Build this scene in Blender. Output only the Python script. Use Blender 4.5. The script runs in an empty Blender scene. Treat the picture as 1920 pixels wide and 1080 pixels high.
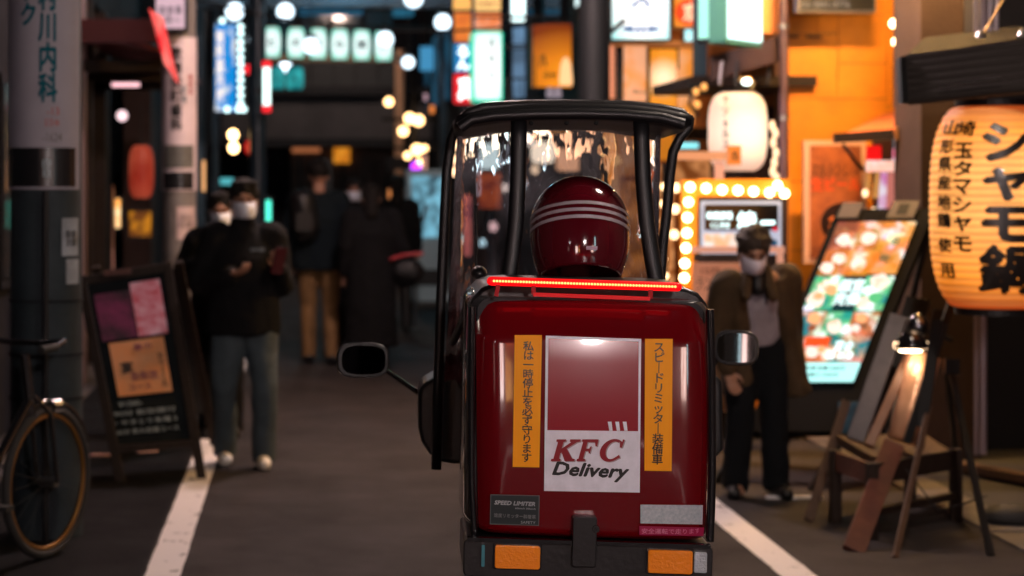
import bpy, bmesh, math, random
from mathutils import Vector, Matrix, noise, Euler
random.seed(7)
C = bpy.context.scene.collection
PI = math.pi
F, VX, VY, CH = 3600.0, 570.0, 340.0, 1.6      # focal length in photo pixels, vanishing point, eye height

def at(px, py, Y):
    return Vector(((px - VX) * Y / F, Y, CH - (py - VY) * Y / F))

# ------------------------------------------------------------------ camera, sky, exposure
sc = bpy.context.scene
cam = bpy.data.cameras.new('camera'); camo = bpy.data.objects.new('camera', cam); C.objects.link(camo)
camo.location = (0, 0, CH); camo.rotation_euler = (math.radians(90), 0, 0)
cam.sensor_width = 36.0; cam.lens = 36.0 * F / 1920.0
cam.shift_x = (960 - VX) / 1920.0; cam.shift_y = -(540 - VY) / 1920.0
cam.clip_end = 400; cam.clip_start = 0.05
cam.dof.use_dof = True; cam.dof.focus_distance = 4.56
cam.dof.aperture_fstop = 67.5 / 22.0; cam.dof.aperture_blades = 0
sc.camera = camo
w = bpy.data.worlds.new('World'); sc.world = w; w.use_nodes = True
nt = w.node_tree; bg = nt.nodes['Background']
sky = nt.nodes.new('ShaderNodeTexSky'); sky.sky_type = 'NISHITA'; sky.sun_disc = False
sky.sun_elevation = math.radians(-5); sky.sun_rotation = math.radians(200)
nt.links.new(sky.outputs[0], bg.inputs[0]); bg.inputs[1].default_value = 0.10
sun = bpy.data.lights.new('moonlight', 'SUN'); sun.energy = 0.01; sun.angle = math.radians(0.5); sun.color = (0.7, 0.85, 1)
suno = bpy.data.objects.new('moonlight', sun); C.objects.link(suno); suno.rotation_euler = (math.radians(35), 0, math.radians(20))
sc.view_settings.view_transform = 'Standard'; sc.view_settings.look = 'None'
sc.view_settings.exposure = 0.0; sc.view_settings.gamma = 1.0
sc.cycles.use_denoising = True
sc.cycles.sample_clamp_indirect = 4.0; sc.cycles.sample_clamp_direct = 0
sc.cycles.max_bounces = 8; sc.cycles.transparent_max_bounces = 12
sc.cycles.caustics_reflective = False; sc.cycles.caustics_refractive = False

# ------------------------------------------------------------------ materials
def lin(h):
    h = h.lstrip('#'); v = [int(h[i:i+2], 16) / 255 for i in (0, 2, 4)]
    return tuple(x / 12.92 if x <= .04045 else ((x + .055) / 1.055) ** 2.4 for x in v)
_m = {}
TS = bpy.data.scenes.new('scratch')
def evaluated(o):
    TS.collection.objects.link(o); vl = TS.view_layers[0]; vl.update(); dg = vl.depsgraph; me = bpy.data.meshes.new_from_object(o.evaluated_get(dg)); bpy.data.objects.remove(o); return me
def col(c): return lin(c) if isinstance(c, str) else tuple(c)
def mat(name, c, rough=.6, metal=0., bump=0., bscale=40., var=0., vscale=6., coat=0., spec=.5, c2=None, stretch=None):
    if name in _m: return _m[name]
    m = bpy.data.materials.new(name); m.use_nodes = True; n = m.node_tree.nodes; l = m.node_tree.links
    b = n['Principled BSDF']; c = col(c)
    b.inputs['Base Color'].default_value = (*c, 1); b.inputs['Roughness'].default_value = rough
    b.inputs['Metallic'].default_value = metal; b.inputs['Coat Weight'].default_value = coat
    b.inputs['Coat Roughness'].default_value = .06; b.inputs['Specular IOR Level'].default_value = spec
    tc = n.new('ShaderNodeTexCoord'); src = tc.outputs['Object']
    if stretch:
        mp = n.new('ShaderNodeMapping'); mp.inputs['Scale'].default_value = stretch; l.new(src, mp.inputs[0]); src = mp.outputs[0]
    if var or c2:
        t = n.new('ShaderNodeTexNoise'); t.inputs['Scale'].default_value = vscale; t.inputs['Detail'].default_value = 6; t.inputs['Roughness'].default_value = .65
        l.new(src, t.inputs['Vector'])
        r = n.new('ShaderNodeValToRGB'); k = c2 and col(c2) or tuple(x * (1 - var) for x in c)
        r.color_ramp.elements[0].position = .32; r.color_ramp.elements[1].position = .68
        r.color_ramp.elements[0].color = (*k, 1); r.color_ramp.elements[1].color = (*c, 1)
        l.new(t.outputs[0], r.inputs[0]); l.new(r.outputs[0], b.inputs['Base Color'])
        mr = n.new('ShaderNodeMapRange'); mr.inputs[3].default_value = min(1, rough * 1.25); mr.inputs[4].default_value = rough * .8
        l.new(t.outputs[0], mr.inputs[0]); l.new(mr.outputs[0], b.inputs['Roughness'])
    if bump:
        t2 = n.new('ShaderNodeTexNoise'); t2.inputs['Scale'].default_value = bscale; t2.inputs['Detail'].default_value = 4
        bp = n.new('ShaderNodeBump'); bp.inputs['Strength'].default_value = bump; bp.inputs['Distance'].default_value = .01
        l.new(src, t2.inputs['Vector']); l.new(t2.outputs[0], bp.inputs['Height']); l.new(bp.outputs[0], b.inputs['Normal'])
    _m[name] = m; return m
def emit(name, c, s, c2=None, scale=3., lo=.4, hi=.6, stretch=None, rough=.4):
    """a lit surface; with c2 the print on it mottles between two colours"""
    if name in _m: return _m[name]
    m = bpy.data.materials.new(name); m.use_nodes = True; n = m.node_tree.nodes; l = m.node_tree.links
    b = n['Principled BSDF']; c = col(c)
    b.inputs['Specular IOR Level'].default_value = .2; b.inputs['Base Color'].default_value = (*[min(x, 1) * .25 for x in c], 1); b.inputs['Roughness'].default_value = rough
    b.inputs['Emission Color'].default_value = (*c, 1); b.inputs['Emission Strength'].default_value = s
    if c2:
        tc = n.new('ShaderNodeTexCoord'); mp = n.new('ShaderNodeMapping'); mp.inputs['Scale'].default_value = stretch or (1, 1, 1)
        t = n.new('ShaderNodeTexNoise'); t.inputs['Scale'].default_value = scale; t.inputs['Detail'].default_value = 3
        r = n.new('ShaderNodeValToRGB'); r.color_ramp.elements[0].position = lo; r.color_ramp.elements[1].position = hi
        r.color_ramp.elements[0].color = (*col(c2), 1); r.color_ramp.elements[1].color = (*c, 1)
        l.new(tc.outputs['Object'], mp.inputs[0]); l.new(mp.outputs[0], t.inputs['Vector']); l.new(t.outputs[0], r.inputs[0]); l.new(r.outputs[0], b.inputs['Emission Color'])
    _m[name] = m; return m

M_ASPH = mat('asphalt', (.034, .028, .028), .75, spec=.25, bump=.9, bscale=150, var=.5, vscale=1.6)
_n = M_ASPH.node_tree.nodes; _l = M_ASPH.node_tree.links; _t = _n.new('ShaderNodeTexNoise'); _t.inputs['Scale'].default_value = 190; _t.inputs['Detail'].default_value = 2
_c = [x for x in _n if x.type == 'TEX_COORD'][0]; _r = [x for x in _n if x.type == 'VALTORGB'][0]; _l.new(_c.outputs['Object'], _t.inputs['Vector'])
_q = _n.new('ShaderNodeMapRange'); _q.inputs[1].default_value = .35; _q.inputs[2].default_value = .7; _q.inputs[3].default_value = .45; _q.inputs[4].default_value = 2.2; _l.new(_t.outputs[0], _q.inputs[0])
_v = _n.new('ShaderNodeVectorMath'); _v.operation = 'SCALE'; _l.new(_r.outputs[0], _v.inputs[0]); _l.new(_q.outputs[0], _v.inputs['Scale']); _l.new(_v.outputs[0], _n['Principled BSDF'].inputs['Base Color'])
M_GROUND = mat('ground_concrete', (.022, .020, .020), .7, bump=.3, bscale=90, var=.3, vscale=2)
M_KERB = mat('kerb_concrete', (.12, .105, .10), .6, bump=.5, bscale=60, var=.4, vscale=5)
M_BLACK = mat('black_plastic', (.006, .006, .007), .45, spec=.3)
M_BLACKG = mat('black_gloss', (.008, .008, .009), .12, coat=.6)
M_RUBBER = mat('rubber', (.012, .012, .012), .8)
M_DARK = mat('dark_render', (.014, .014, .018), .85, spec=.15, bump=.3, bscale=20, var=.4)
M_DARKB = mat('dark_blue_render', (.012, .022, .032), .7, spec=.2, bump=.3, bscale=20, var=.4)
M_BROWN = mat('brown_wall', (.06, .030, .024), .8, bump=.4, bscale=60, var=.3, vscale=2)
M_POLE = mat('pole_concrete', (.030, .042, .050), .6, spec=.2, bump=.25, bscale=70, var=.4, vscale=4)
M_STEEL = mat('steel', (.45, .45, .46), .3, metal=1)
M_WHITEP = mat('white_paint', (.62, .60, .60), .45, bump=.2, bscale=60, var=.18, vscale=3)
M_PANEL = mat('enamel_panel', (.32, .30, .35), .6, spec=.15, var=.15, vscale=3)
M_WOOD = mat('dark_wood', (.022, .012, .008), .6, spec=.25, bump=.4, bscale=30, var=.4, vscale=8, stretch=(6, 6, 1))
M_WOODL = mat('worn_wood', (.10, .052, .03), .55, bump=.4, bscale=30, var=.45, vscale=8, stretch=(6, 6, 1))
M_WOODR = mat('red_brown_wood', (.12, .035, .022), .5, bump=.3, bscale=30, var=.4, vscale=6)
M_YEL = mat('yellow_board', (.85, .27, .006), .5, bump=.15, bscale=30, var=.22, vscale=5)
M_GLASSW = mat('window_glass', (.012, .022, .03), .08, coat=.5)
M_SKIN = mat('skin', (.34, .17, .11), .5, var=.15, vscale=10)
M_HAIR = mat('hair', (.006, .0045, .004), .7, bump=1., bscale=90, spec=.2)
M_MASK = mat('mask_cloth', (.74, .77, .88), .8, bump=.3, bscale=60)

# ------------------------------------------------------------------ mesh helpers
class MB:
    def __init__(s): s.v = []; s.f = []
    def add(s, vs, fs):
        o = len(s.v); s.v += [tuple(v) for v in vs]; s.f += [tuple(i + o for i in f) for f in fs]; return s
    def box(s, x0, x1, y0, y1, z0, z1):
        return s.add([(x, y, z) for z in (z0, z1) for y in (y0, y1) for x in (x0, x1)],
                     [(0, 2, 3, 1), (4, 5, 7, 6), (0, 1, 5, 4), (1, 3, 7, 5), (3, 2, 6, 7), (2, 0, 4, 6)])
    def rbox(s, x0, x1, y0, y1, z0, z1, r=.01, seg=4):
        """box, corners rounded in the x-z plane"""
        pts = []
        for cx, cz, a0 in ((x1 - r, z1 - r, 0), (x0 + r, z1 - r, 90), (x0 + r, z0 + r, 180), (x1 - r, z0 + r, 270)):
            for k in range(seg + 1):
                a = math.radians(a0 + 90 * k / seg); pts.append((cx + r * math.cos(a), cz + r * math.sin(a)))
        return s.prism(pts, y0, y1)
    def prism(s, pts, y0, y1):
        """outline in x,z (counter-clockwise seen from -y) given depth from y0 to y1"""
        n = len(pts)
        vs = [(x, y0, z) for x, z in pts] + [(x, y1, z) for x, z in pts]
        fs = [tuple(range(n)), tuple(range(2 * n - 1, n - 1, -1))] + [(i, i + n, (i + 1) % n + n, (i + 1) % n) for i in range(n)]
        return s.add(vs, fs)
    def hexa(s, a, b, c, d, off):
        """four corner points (ccw seen from the front) thickened by the vector off"""
        off = Vector(off); p = [Vector(q) for q in (a, b, c, d)]
        return s.add(p + [q + off for q in p], [(0, 1, 2, 3), (7, 6, 5, 4), (0, 4, 5, 1), (1, 5, 6, 2), (2, 6, 7, 3), (3, 7, 4, 0)])
    def beam(s, p0, p1, w, t, up=(0, 1, 0)):
        p0, p1 = Vector(p0), Vector(p1); d = (p1 - p0).normalized(); u = Vector(up)
        a = d.cross(u)
        if a.length < 1e-4: a = d.cross(Vector((1, 0, 0)))
        a.normalize(); b = a.cross(d).normalized(); a *= w / 2; b *= t / 2
        return s.add([p0 - a - b, p0 + a - b, p0 + a + b, p0 - a + b, p1 - a - b, p1 + a - b, p1 + a + b, p1 - a + b],
                     [(3, 2, 1, 0), (4, 5, 6, 7), (0, 1, 5, 4), (1, 2, 6, 5), (2, 3, 7, 6), (3, 0, 4, 7)])
    def tube(s, pts, r, n=12, caps=True, ref=None):
        """swept round/elliptic tube; r: number, list of numbers or list of (rx, ry)"""
        pts = [Vector(p) for p in pts]; m = len(pts)
        rs = r if isinstance(r, (list, tuple)) else [r] * m
        rs = [q if isinstance(q, (list, tuple)) else (q, q) for q in rs]
        ref = Vector(ref) if ref else None; vs = []; fs = []; prev = None
        for i, p in enumerate(pts):
            t = (pts[min(i + 1, m - 1)] - pts[max(i - 1, 0)]).normalized()
            if ref: a = (ref - t * ref.dot(t))
            elif prev: a = prev - t * prev.dot(t)
            else: a = (Vector((1, 0, 0)) if abs(t.x) < .8 else Vector((0, 1, 0))); a = a - t * a.dot(t)
            a.normalize(); prev = a; b = t.cross(a)
            for k in range(n):
                th = 2 * PI * k / n; vs.append(p + a * rs[i][0] * math.cos(th) + b * rs[i][1] * math.sin(th))
        for i in range(m - 1):
            for k in range(n):
                k2 = (k + 1) % n; fs.append((i * n + k, i * n + k2, (i + 1) * n + k2, (i + 1) * n + k))
        if caps: fs += [tuple(range(n - 1, -1, -1)), tuple(range((m - 1) * n, m * n))]
        return s.add(vs, fs)
    def cap(s, p0, p1, r0, r1, n=12, fl=1., ref=(1, 0, 0)):
        """capsule with taper; fl flattens front to back"""
        p0, p1 = Vector(p0), Vector(p1); d = (p1 - p0); L = d.length or 1e-5; d /= L; P = []; R = []
        for k in range(1, 5):
            a = PI / 2 * k / 4; P.append(p0 - d * r0 * math.cos(a)); q = r0 * math.sin(a); R.append((q, q * fl))
        for k in range(4, 0, -1):
            a = PI / 2 * k / 4; P.append(p1 + d * r1 * math.cos(a)); q = r1 * math.sin(a); R.append((q, q * fl))
        rf = Vector(ref)
        if abs(rf.dot(d)) > .9: rf = Vector((0, 0, 1))
        return s.tube(P, R, n, ref=rf)
    def lathe(s, prof, n=24, c=(0, 0, 0), axis='z', sx=1., sy=1., a0=0, a1=2 * PI):
        vs = []; fs = []; m = len(prof); full = abs(a1 - a0 - 2 * PI) < 1e-6; K = n if full else n + 1
        for r, z in prof:
            for k in range(K):
                th = a0 + (a1 - a0) * k / n; x, y = r * math.cos(th) * sx, r * math.sin(th) * sy
                q = {'z': (x, y, z), 'y': (x, z, -y), 'x': (z, x, y)}[axis]
                vs.append((q[0] + c[0], q[1] + c[1], q[2] + c[2]))
        for i in range(m - 1):
            for k in range(n):
                k2 = (k + 1) % K; fs.append((i * K + k, i * K + k2, (i + 1) * K + k2, (i + 1) * K + k))
        return s.add(vs, fs)
    def ell(s, c, rx, ry, rz, n=20, m=12, q0=0., q1=1.):
        pr = [(math.sin(PI * t) or 1e-4, -math.cos(PI * t)) for t in [q0 + (q1 - q0) * i / m for i in range(m + 1)]]
        vs = []; fs = []
        for r, z in pr:
            r = max(r, 1e-3)
            for k in range(n):
                th = 2 * PI * k / n; vs.append((c[0] + rx * r * math.cos(th), c[1] + ry * r * math.sin(th), c[2] + rz * z))
        for i in range(m):
            for k in range(n):
                k2 = (k + 1) % n; fs.append((i * n + k, i * n + k2, (i + 1) * n + k2, (i + 1) * n + k))
        fs += [tuple(range(n - 1, -1, -1)), tuple(range(m * n, m * n + n))]
        return s.add(vs, fs)
    def torus(s, c, R, r, axis='x', n=32, m=10, a0=0, a1=2 * PI):
        vs = []; fs = []
        for i in range(n + 1):
            A = a0 + (a1 - a0) * i / n
            for k in range(m):
                B = 2 * PI * k / m; q = R + r * math.cos(B); u, v, h = q * math.cos(A), q * math.sin(A), r * math.sin(B)
                p = {'x': (h, u, v), 'y': (u, h, v), 'z': (u, v, h)}[axis]; vs.append((p[0] + c[0], p[1] + c[1], p[2] + c[2]))
        for i in range(n):
            for k in range(m):
                k2 = (k + 1) % m; fs.append((i * m + k, i * m + k2, (i + 1) * m + k2, (i + 1) * m + k))
        return s.add(vs, fs)
    def xf(s, M):
        s.v = [tuple(M @ Vector(v)) for v in s.v]; return s
    def mesh(s, name):
        me = bpy.data.meshes.new(name); me.from_pydata(s.v, [], s.f); me.update()
        bm = bmesh.new(); bm.from_mesh(me); bmesh.ops.recalc_face_normals(bm, faces=bm.faces); bm.to_mesh(me); bm.free()
        return me

def ob(name, me, m, parent=None, smooth=False, label=None, bevel=0):
    if isinstance(me, MB): me = me.mesh(name)
    o = bpy.data.objects.new(name, me); C.objects.link(o)
    if m is not None and not len(me.materials): me.materials.append(m)
    if smooth:
        for p in me.polygons: p.use_smooth = True
        if smooth == 2: pass
        else:
            try: me.set_sharp_from_angle(angle=math.radians(50))
            except Exception: pass
    if bevel:
        b = o.modifiers.new('bevel', 'BEVEL'); b.width = bevel; b.segments = 2; b.limit_method = 'ANGLE'
    if parent: o.parent = parent
    if label: o['label'] = label
    return o
def tag(o, label, cat, group=None):
    o['label'] = label; o['category'] = cat
    if group: o['group'] = group
    return o
def thing(name, label, cat, loc=(0, 0, 0), rz=0., group=None, rot=None):
    o = bpy.data.objects.new(name, None); C.objects.link(o); o.location = loc; o.rotation_euler = rot or (0, 0, rz); o.empty_display_size = .1
    return tag(o, label, cat, group)
def struct(name, mb, m, **k):
    o = ob(name, mb, m, **k); o['kind'] = 'structure'; return o
def share(name, me, parent, loc, rot=(0, 0, 0), scale=(1, 1, 1)):
    o = bpy.data.objects.new(name, me); C.objects.link(o); o.parent = parent; o.location = loc; o.rotation_euler = rot; o.scale = scale; return o
def copy_tree(o, parent=None):
    c = o.copy(); C.objects.link(c); c.parent = parent
    for ch in list(o.children): copy_tree(ch, c)
    return c

def text_mesh(body, m, fit, ext=.0015, shear=0., bold=0., space=1., vert=False, line=1., fat=0.):
    fat = fat or bold; bold = 0.
    if vert: body = '\n'.join(body)
    cu = bpy.data.curves.new('lettering', 'FONT'); cu.body = body; cu.size = 1; cu.align_x = 'CENTER'; cu.align_y = 'CENTER'
    cu.shear = shear; cu.offset = bold; cu.space_character = space; cu.space_line = line; cu.resolution_u = 2; cu.extrude = .02
    me = evaluated(bpy.data.objects.new('tmp', cu)); me.name = 'lettering'
    if fat:
        vs = [tuple(v.co) for v in me.vertices]; fs = [tuple(p.vertices) for p in me.polygons]; V2 = []; F2 = []
        for k, (dx, dy) in enumerate(((0, 0), (fat, 0), (-fat, 0), (0, fat), (0, -fat), (fat * .7, fat * .7), (-fat * .7, -fat * .7))):
            o_ = len(V2); V2 += [(x + dx, y + dy, z * (1 + .04 * k)) for x, y, z in vs]; F2 += [tuple(i + o_ for i in f) for f in fs]
        me = bpy.data.meshes.new('lettering'); me.from_pydata(V2, [], F2); me.update()
    xs = [v.co.x for v in me.vertices] or [0, 1]; ys = [v.co.y for v in me.vertices] or [0, 1]
    x0, x1, y0, y1 = min(xs), max(xs), min(ys), max(ys); fw, fh = fit; sx = fw / max(x1 - x0, .01) if fw else None; sy = fh / max(y1 - y0, .01) if fh else None
    sx = sx or sy; sy = sy or sx; cx, cy = (x0 + x1) / 2, (y0 + y1) / 2
    for v in me.vertices: v.co = ((v.co.x - cx) * sx, -(v.co.z / .02) * ext, (v.co.y - cy) * sy)
    me.materials.clear(); me.materials.append(m); return me
def letter(parent, body, m, fit, loc, name='lettering', **k):
    me = text_mesh(body, m, fit, **k); o = ob(name, me, m, parent); o.location = loc; return o

def sign(name, label, cat, px0, py0, px1, py1, Y, face, frame=None, depth=.12, rz=0., border=.02, group=None, r=0., proud=True):
    """lit or plain signboard: case + front panel, root at its bottom centre; face towards the camera end of the street"""
    a, b = at(px0, py1, Y), at(px1, py0, Y); wd, h = b.x - a.x, b.z - a.z
    t = thing(name, label, cat, ((a.x + b.x) / 2, Y, a.z), rz, group)
    frame = frame or M_BLACK
    mb = MB(); rr = max(r, .004)
    mb.rbox(-wd / 2, wd / 2, 0, depth, 0, h, rr)
    ob('case', mb, frame, t)
    p = MB().rbox(-wd / 2 + border, wd / 2 - border, -.012, .004, border, h - border, max(rr - border * .5, .003))
    ob('panel', p, face, t)
    if a.x > .8 and 16.4 < Y < 24 and name in ('projecting_sign', 'wall_sign', 'vertical_sign') and rz == 0:
        ob('bracket', MB().box(wd / 2 + .002, 2.715 - t.location.x, depth * .4, depth * .4 + .02, h * .80, h * .80 + .02), M_BLACK, t)
    return t, wd, h

def fused(name, mb, m, parent, vox=.012, it=6, wrinkle=0., wscale=9.):
    me = mb.mesh(name); o = bpy.data.objects.new('tmp', me)
    r = o.modifiers.new('r', 'REMESH'); r.mode = 'VOXEL'; r.voxel_size = vox
    if it:
        s = o.modifiers.new('s', 'SMOOTH'); s.iterations = it; s.factor = .5
    m2 = evaluated(o); m2.name = name
    if wrinkle:
        sd = Vector((random.random() * 9, random.random() * 9, 0))
        cs_ = [v.co.copy() for v in m2.vertices]; ns_ = [v.vector.copy() for v in m2.vertex_normals]; out_ = []
        for c_, n_ in zip(cs_, ns_):
            q = c_ * wscale + sd; q.z *= .8
            out_.extend(c_ + n_ * (wrinkle * (noise.noise(q) + .5 * noise.noise(q * 2.3))))
        m2.vertices.foreach_set('co', out_); m2.update()
    m2.materials.clear(); return ob(name, m2, m, parent, smooth=2)

# ================================================================== THE SETTING
struct('ground', MB().box(-150, 150, -150, 150, -.3, -.012), M_GROUND)
struct('street', MB().box(-.66, 3.1, -16, 75, -.05, 0), M_ASPH)
struct('side_strip', MB().box(-6, -1.86, -16, 60, -.05, -.004), M_GROUND)
M_ASPD = mat('shaded_asphalt', (.009, .009, .010), .62, bump=.9, bscale=150, var=.5, vscale=2.5, spec=.08)  # shade left of the road line, put into a darker asphalt colour
struct('shaded_side_lane', MB().box(-1.6209, -.66, -16, 75, -.05, 0), M_ASPD)
struct('shop_forecourt', MB().box(3.34, 9, -16, 60, -.05, .004), M_GROUND)
M_LINE = mat('line_paint', (.78, .74, .74), .55, bump=.5, bscale=120, c2=(.07, .065, .065), vscale=9); [setattr(e_, 'position', p_) for n_ in M_LINE.node_tree.nodes if n_.type == 'VALTORGB' for e_, p_ in zip(n_.color_ramp.elements, (.34, .40))]
def line_sheet(x0, x1, y0, y1, seed):
    mb = MB(); rnd = random.Random(seed); n = int((y1 - y0) / .12); vs = []
    for i in range(n + 1):
        y = y0 + (y1 - y0) * i / n
        vs += [(x0 + rnd.uniform(-.002, .002), y, .004), (x1 + rnd.uniform(-.002, .002), y, .004)]
    mb.add(vs, [(2 * i, 2 * i + 1, 2 * i + 3, 2 * i + 2) for i in range(n)]); return mb
struct('road_line', line_sheet(-.645, -.50, -8, 60, 1), M_LINE)
struct('road_line', line_sheet(1.93, 2.075, -8, 60, 2), M_LINE)
# drain strip of concrete blocks
gut = struct('gutter', MB().box(3.1, 3.34, -8, 60, -.06, -.02), M_GROUND)
bl = MB().box(-.112, .112, -.292, .292, 0, .06); blm = bl.mesh('kerb_block'); blm.materials.append(M_KERB)
for i in range(34):
    share('kerb_block', blm, gut, (3.22 + random.uniform(-.004, .004), 1.2 + i * .6, -.045 + random.uniform(-.004, .004)))
gut2 = struct('gutter', MB().box(-1.86, -1.621, -8, 60, -.06, .0), M_KERB)

def wall_box(name, label, cat, x0, x1, y0, y1, z1, m, group=None):
    t = thing(name, label, cat, ((x0 + x1) / 2, (y0 + y1) / 2, 0), 0, group)
    mb = MB().box(x0, x1, y0, y1, -.02, z1); mb.xf(Matrix.Translation(-Vector(t.location))); ob('wall', mb, m, t); return t
def wins(t, x, y0, y1, zs, n, side, m, w=1.0, h=1.2):
    """windows with frames set on a wall face at x, side +1 faces +x"""
    L = Vector(t.location)
    for z in zs:
        for i in range(n):
            yc = y0 + (y1 - y0) * (i + .5) / n
            fr = MB().box(0, .06 * side, -w / 2 - .06, w / 2 + .06, -.06, h + .06) if side > 0 else MB().box(.06 * side, 0, -w / 2 - .06, w / 2 + .06, -.06, h + .06)
            f = ob('window', fr, M_DARK, t); f.location = (x - L.x, yc - L.y, z)
            g = ob('pane', MB().box(min(.061 * side, .07 * side), max(.061 * side, .07 * side), -w / 2, -.02, 0, h), m, f)
            g = ob('pane', MB().box(min(.061 * side, .07 * side), max(.061 * side, .07 * side), .02, w / 2, 0, h), m, f)

# left row
b = wall_box('dark_building', 'dark grey building behind the bicycle and the thick pole', 'building', -9, -1.9, -14, 14.9, 11, M_DARK); wins(b, -1.9, 0, 14, (1, 4.2, 7.4), 4, 1, M_GLASSW)
b = wall_box('narrow_shophouse', 'shophouse with open ground floor under the red awning', 'building', -9, -4.6, 14.9, 22.4, 11, M_DARK)
L = Vector(b.location)
def onto(t, mb):
    mb.xf(Matrix.Translation(-Vector(t.location))); return mb
ob('upper_floor', onto(b, MB().box(-4.599, -1.9, 14.9, 22.4, 3.2, 11)), M_DARK, b)
ob('pillar', onto(b, MB().box(-2.05, -1.72, 14.92, 15.22, 0, 3.198)), mat('pink_render', (.30, .2, .19), .6, bump=.2), b)
ob('pillar', onto(b, MB().box(-2.05, -1.74, 21.8, 22.38, 0, 3.198)), M_BROWN, b)
ob('inner_wall', onto(b, MB().box(-4.59, -2.06, 20.2, 20.4, 0, 3.198)), mat('inner_brown', (.014, .008, .006), .7, var=.4), b)
for k in range(5):
    ob('shelf_board', onto(b, MB().box(-2.75, -2.1, 20.0, 20.19, .55 + .42 * k, .58 + .42 * k)), M_WOOD, b)
for k in range(3):
    ob('slat', onto(b, MB().box(-2.02 + .001 * k, -1.86, 15.6 + 1.2 * k, 15.75 + 1.2 * k, 0, 3.19)), M_WOOD, b)
b = wall_box('tall_building', 'dark blue building beside the neon pillar sign, left row', 'building', -9, -1.75, 22.45, 41, 12, M_DARKB); wins(b, -1.75, 23, 40, (1.0, 3.6, 6.4), 6, 1, M_GLASSW)
# right row
b = wall_box('far_corner_building', 'dark building behind the warm bulbs at the far corner', 'building', 2.7, 12, 24.2, 44, 12, M_DARKB); wins(b, 2.7, 25, 43, (3.1, 6.0), 6, -1, emit('blue_window', (.03, .16, .28), .55, c2=(.005, .02, .04), scale=2.2), 1.6, 1.4)
b = wall_box('mid_building', 'dark building behind the hanging signs, right row', 'building', 2.72, 12, 16.4, 24.15, 12, M_DARK); wins(b, 2.72, 17, 24, (3.3, 6.3), 3, -1, M_GLASSW, 1.2, 1.3)
b = wall_box('near_building', 'brown building behind the big yellow paper lantern', 'building', 4.35, 12, -14, 13.2, 11, M_BROWN)
wins(b, 4.35, -6, 6, (1.0, 4.2, 7.4), 3, -1, M_GLASSW)

# building closing the street
e = thing('end_building', 'dark concrete building closing the end of the street', 'building', (1, 42, 0))
cb = mat('end_concrete', (.10, .095, .10), .7, bump=.3, bscale=8, var=.35, vscale=1.2)
EY = 42.
def EB(px0, px1, py0, py1, d0, d1):
    a, b2 = at(px0, py1, EY), at(px1, py0, EY)
    return MB().box(a.x - 1, b2.x - 1, d0, d1, a.z, b2.z)
ob('wall', MB().box(-7, 9, 0, 6, -.02, 14), M_DARK, e)
ob('floor_band', EB(380, 900, 186, 262, -1.2, -.003), cb, e)
ob('ledge', EB(380, 900, 168, 184, -1.5, -.003), M_BLACK, e)
ob('ledge', EB(380, 900, 263, 278, -1.6, -.003), M_BLACK, e)
for i in range(6):
    ob('cladding_panel', EB(500 + 42 * i, 540 + 42 * i, 118, 166, -.1, -.003), mat('teal_panel', (.05, .06, .065), .5, var=.3), e)
for i in range(4):
    ob('window', EB(505 + 60 * i, 555 + 60 * i, 20, 100, -.08, -.003), mat('blue_glass', (.03, .09, .14), .1), e)
gb = ob('shop_front', EB(545, 735, 279, 480, -.4, -.003), mat('shop_brown', (.10, .06, .045), .6, var=.3), e)
ob('header_light', EB(548, 600, 276, 286, -.5, -.402), emit('dim_amber', (1, .32, .12), .35), e)
ob('lit_window', EB(625, 655, 276, 306, -.5, -.402), emit('amber_window', (1, .38, .03), .75, c2=(.7, .2, .01), scale=4), e)
for i in range(5):
    ob('mullion', EB(560 + 40 * i, 565 + 40 * i, 290, 478, -.48, -.402), M_BLACK, e)
ob('corner_pipe', MB().tube([Vector((at(741, 480, EY).x - 1, -1.9, 0)), Vector((at(741, 480, EY).x - 1, -1.9, at(741, 105, EY).z))], .10, 12), mat('tan_pipe', (.7, .42, .25), .5), e, smooth=True)
ob('door', EB(590, 622, 300, 478, -.45, -.402), mat('door_grey', (.05, .05, .055), .3), e)
# cables and roof beams over the street
for k, (Y, z) in enumerate(((27, 4.05), (31, 4.4), (36, 4.9))):
    g = tag(ob('street_arch', MB().box(-1.74, 2.69, -.12, .12, 0, .22).box(-1.72, -1.6, -.1, .1, -z, 0).box(2.55, 2.67, -.1, .1, -z, 0), mat('arch_steel', (.06, .10, .13), .35, metal=.6), None), ('nearest', 'middle', 'farthest')[k] + ' of the dark steel arches spanning the street above the white lanterns', 'street arch', 'steel arches over the street'); g.location = (0, Y, z)

# ================================================================== LEFT SIDE
# thick utility pole with medical advert
PX, PY = -1.17, 8.72
pole = thing('utility_pole', 'thick concrete utility pole behind the bicycle with a tall clinic sign on it', 'utility pole', (PX, PY, 0))
ob('shaft', MB().tube([(0, 0, 0), (0, 0, 9)], [.165, .14], 32), M_POLE, pole, smooth=True)
def wrap(parent, name, R, a0, a1, z0, z1, m, th=.006, n=24, rr=0):
    mb = MB(); vs = []; fs = []
    for i in range(n + 1):
        a = a0 + (a1 - a0) * i / n
        for r in (R, R + th):
            for z in (z0, z1): vs.append((r * math.sin(a), -r * math.cos(a), z))
    for i in range(n):
        o = 4 * i; fs += [(o, o + 1, o + 5, o + 4), (o + 2, o + 6, o + 7, o + 3), (o + 1, o + 3, o + 7, o + 5), (o, o + 4, o + 6, o + 2)]
    fs += [(0, 2, 3, 1), (4 * n, 4 * n + 1, 4 * n + 3, 4 * n + 2)]
    return ob(name, mb.add(vs, fs), m, parent, smooth=True)
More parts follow.
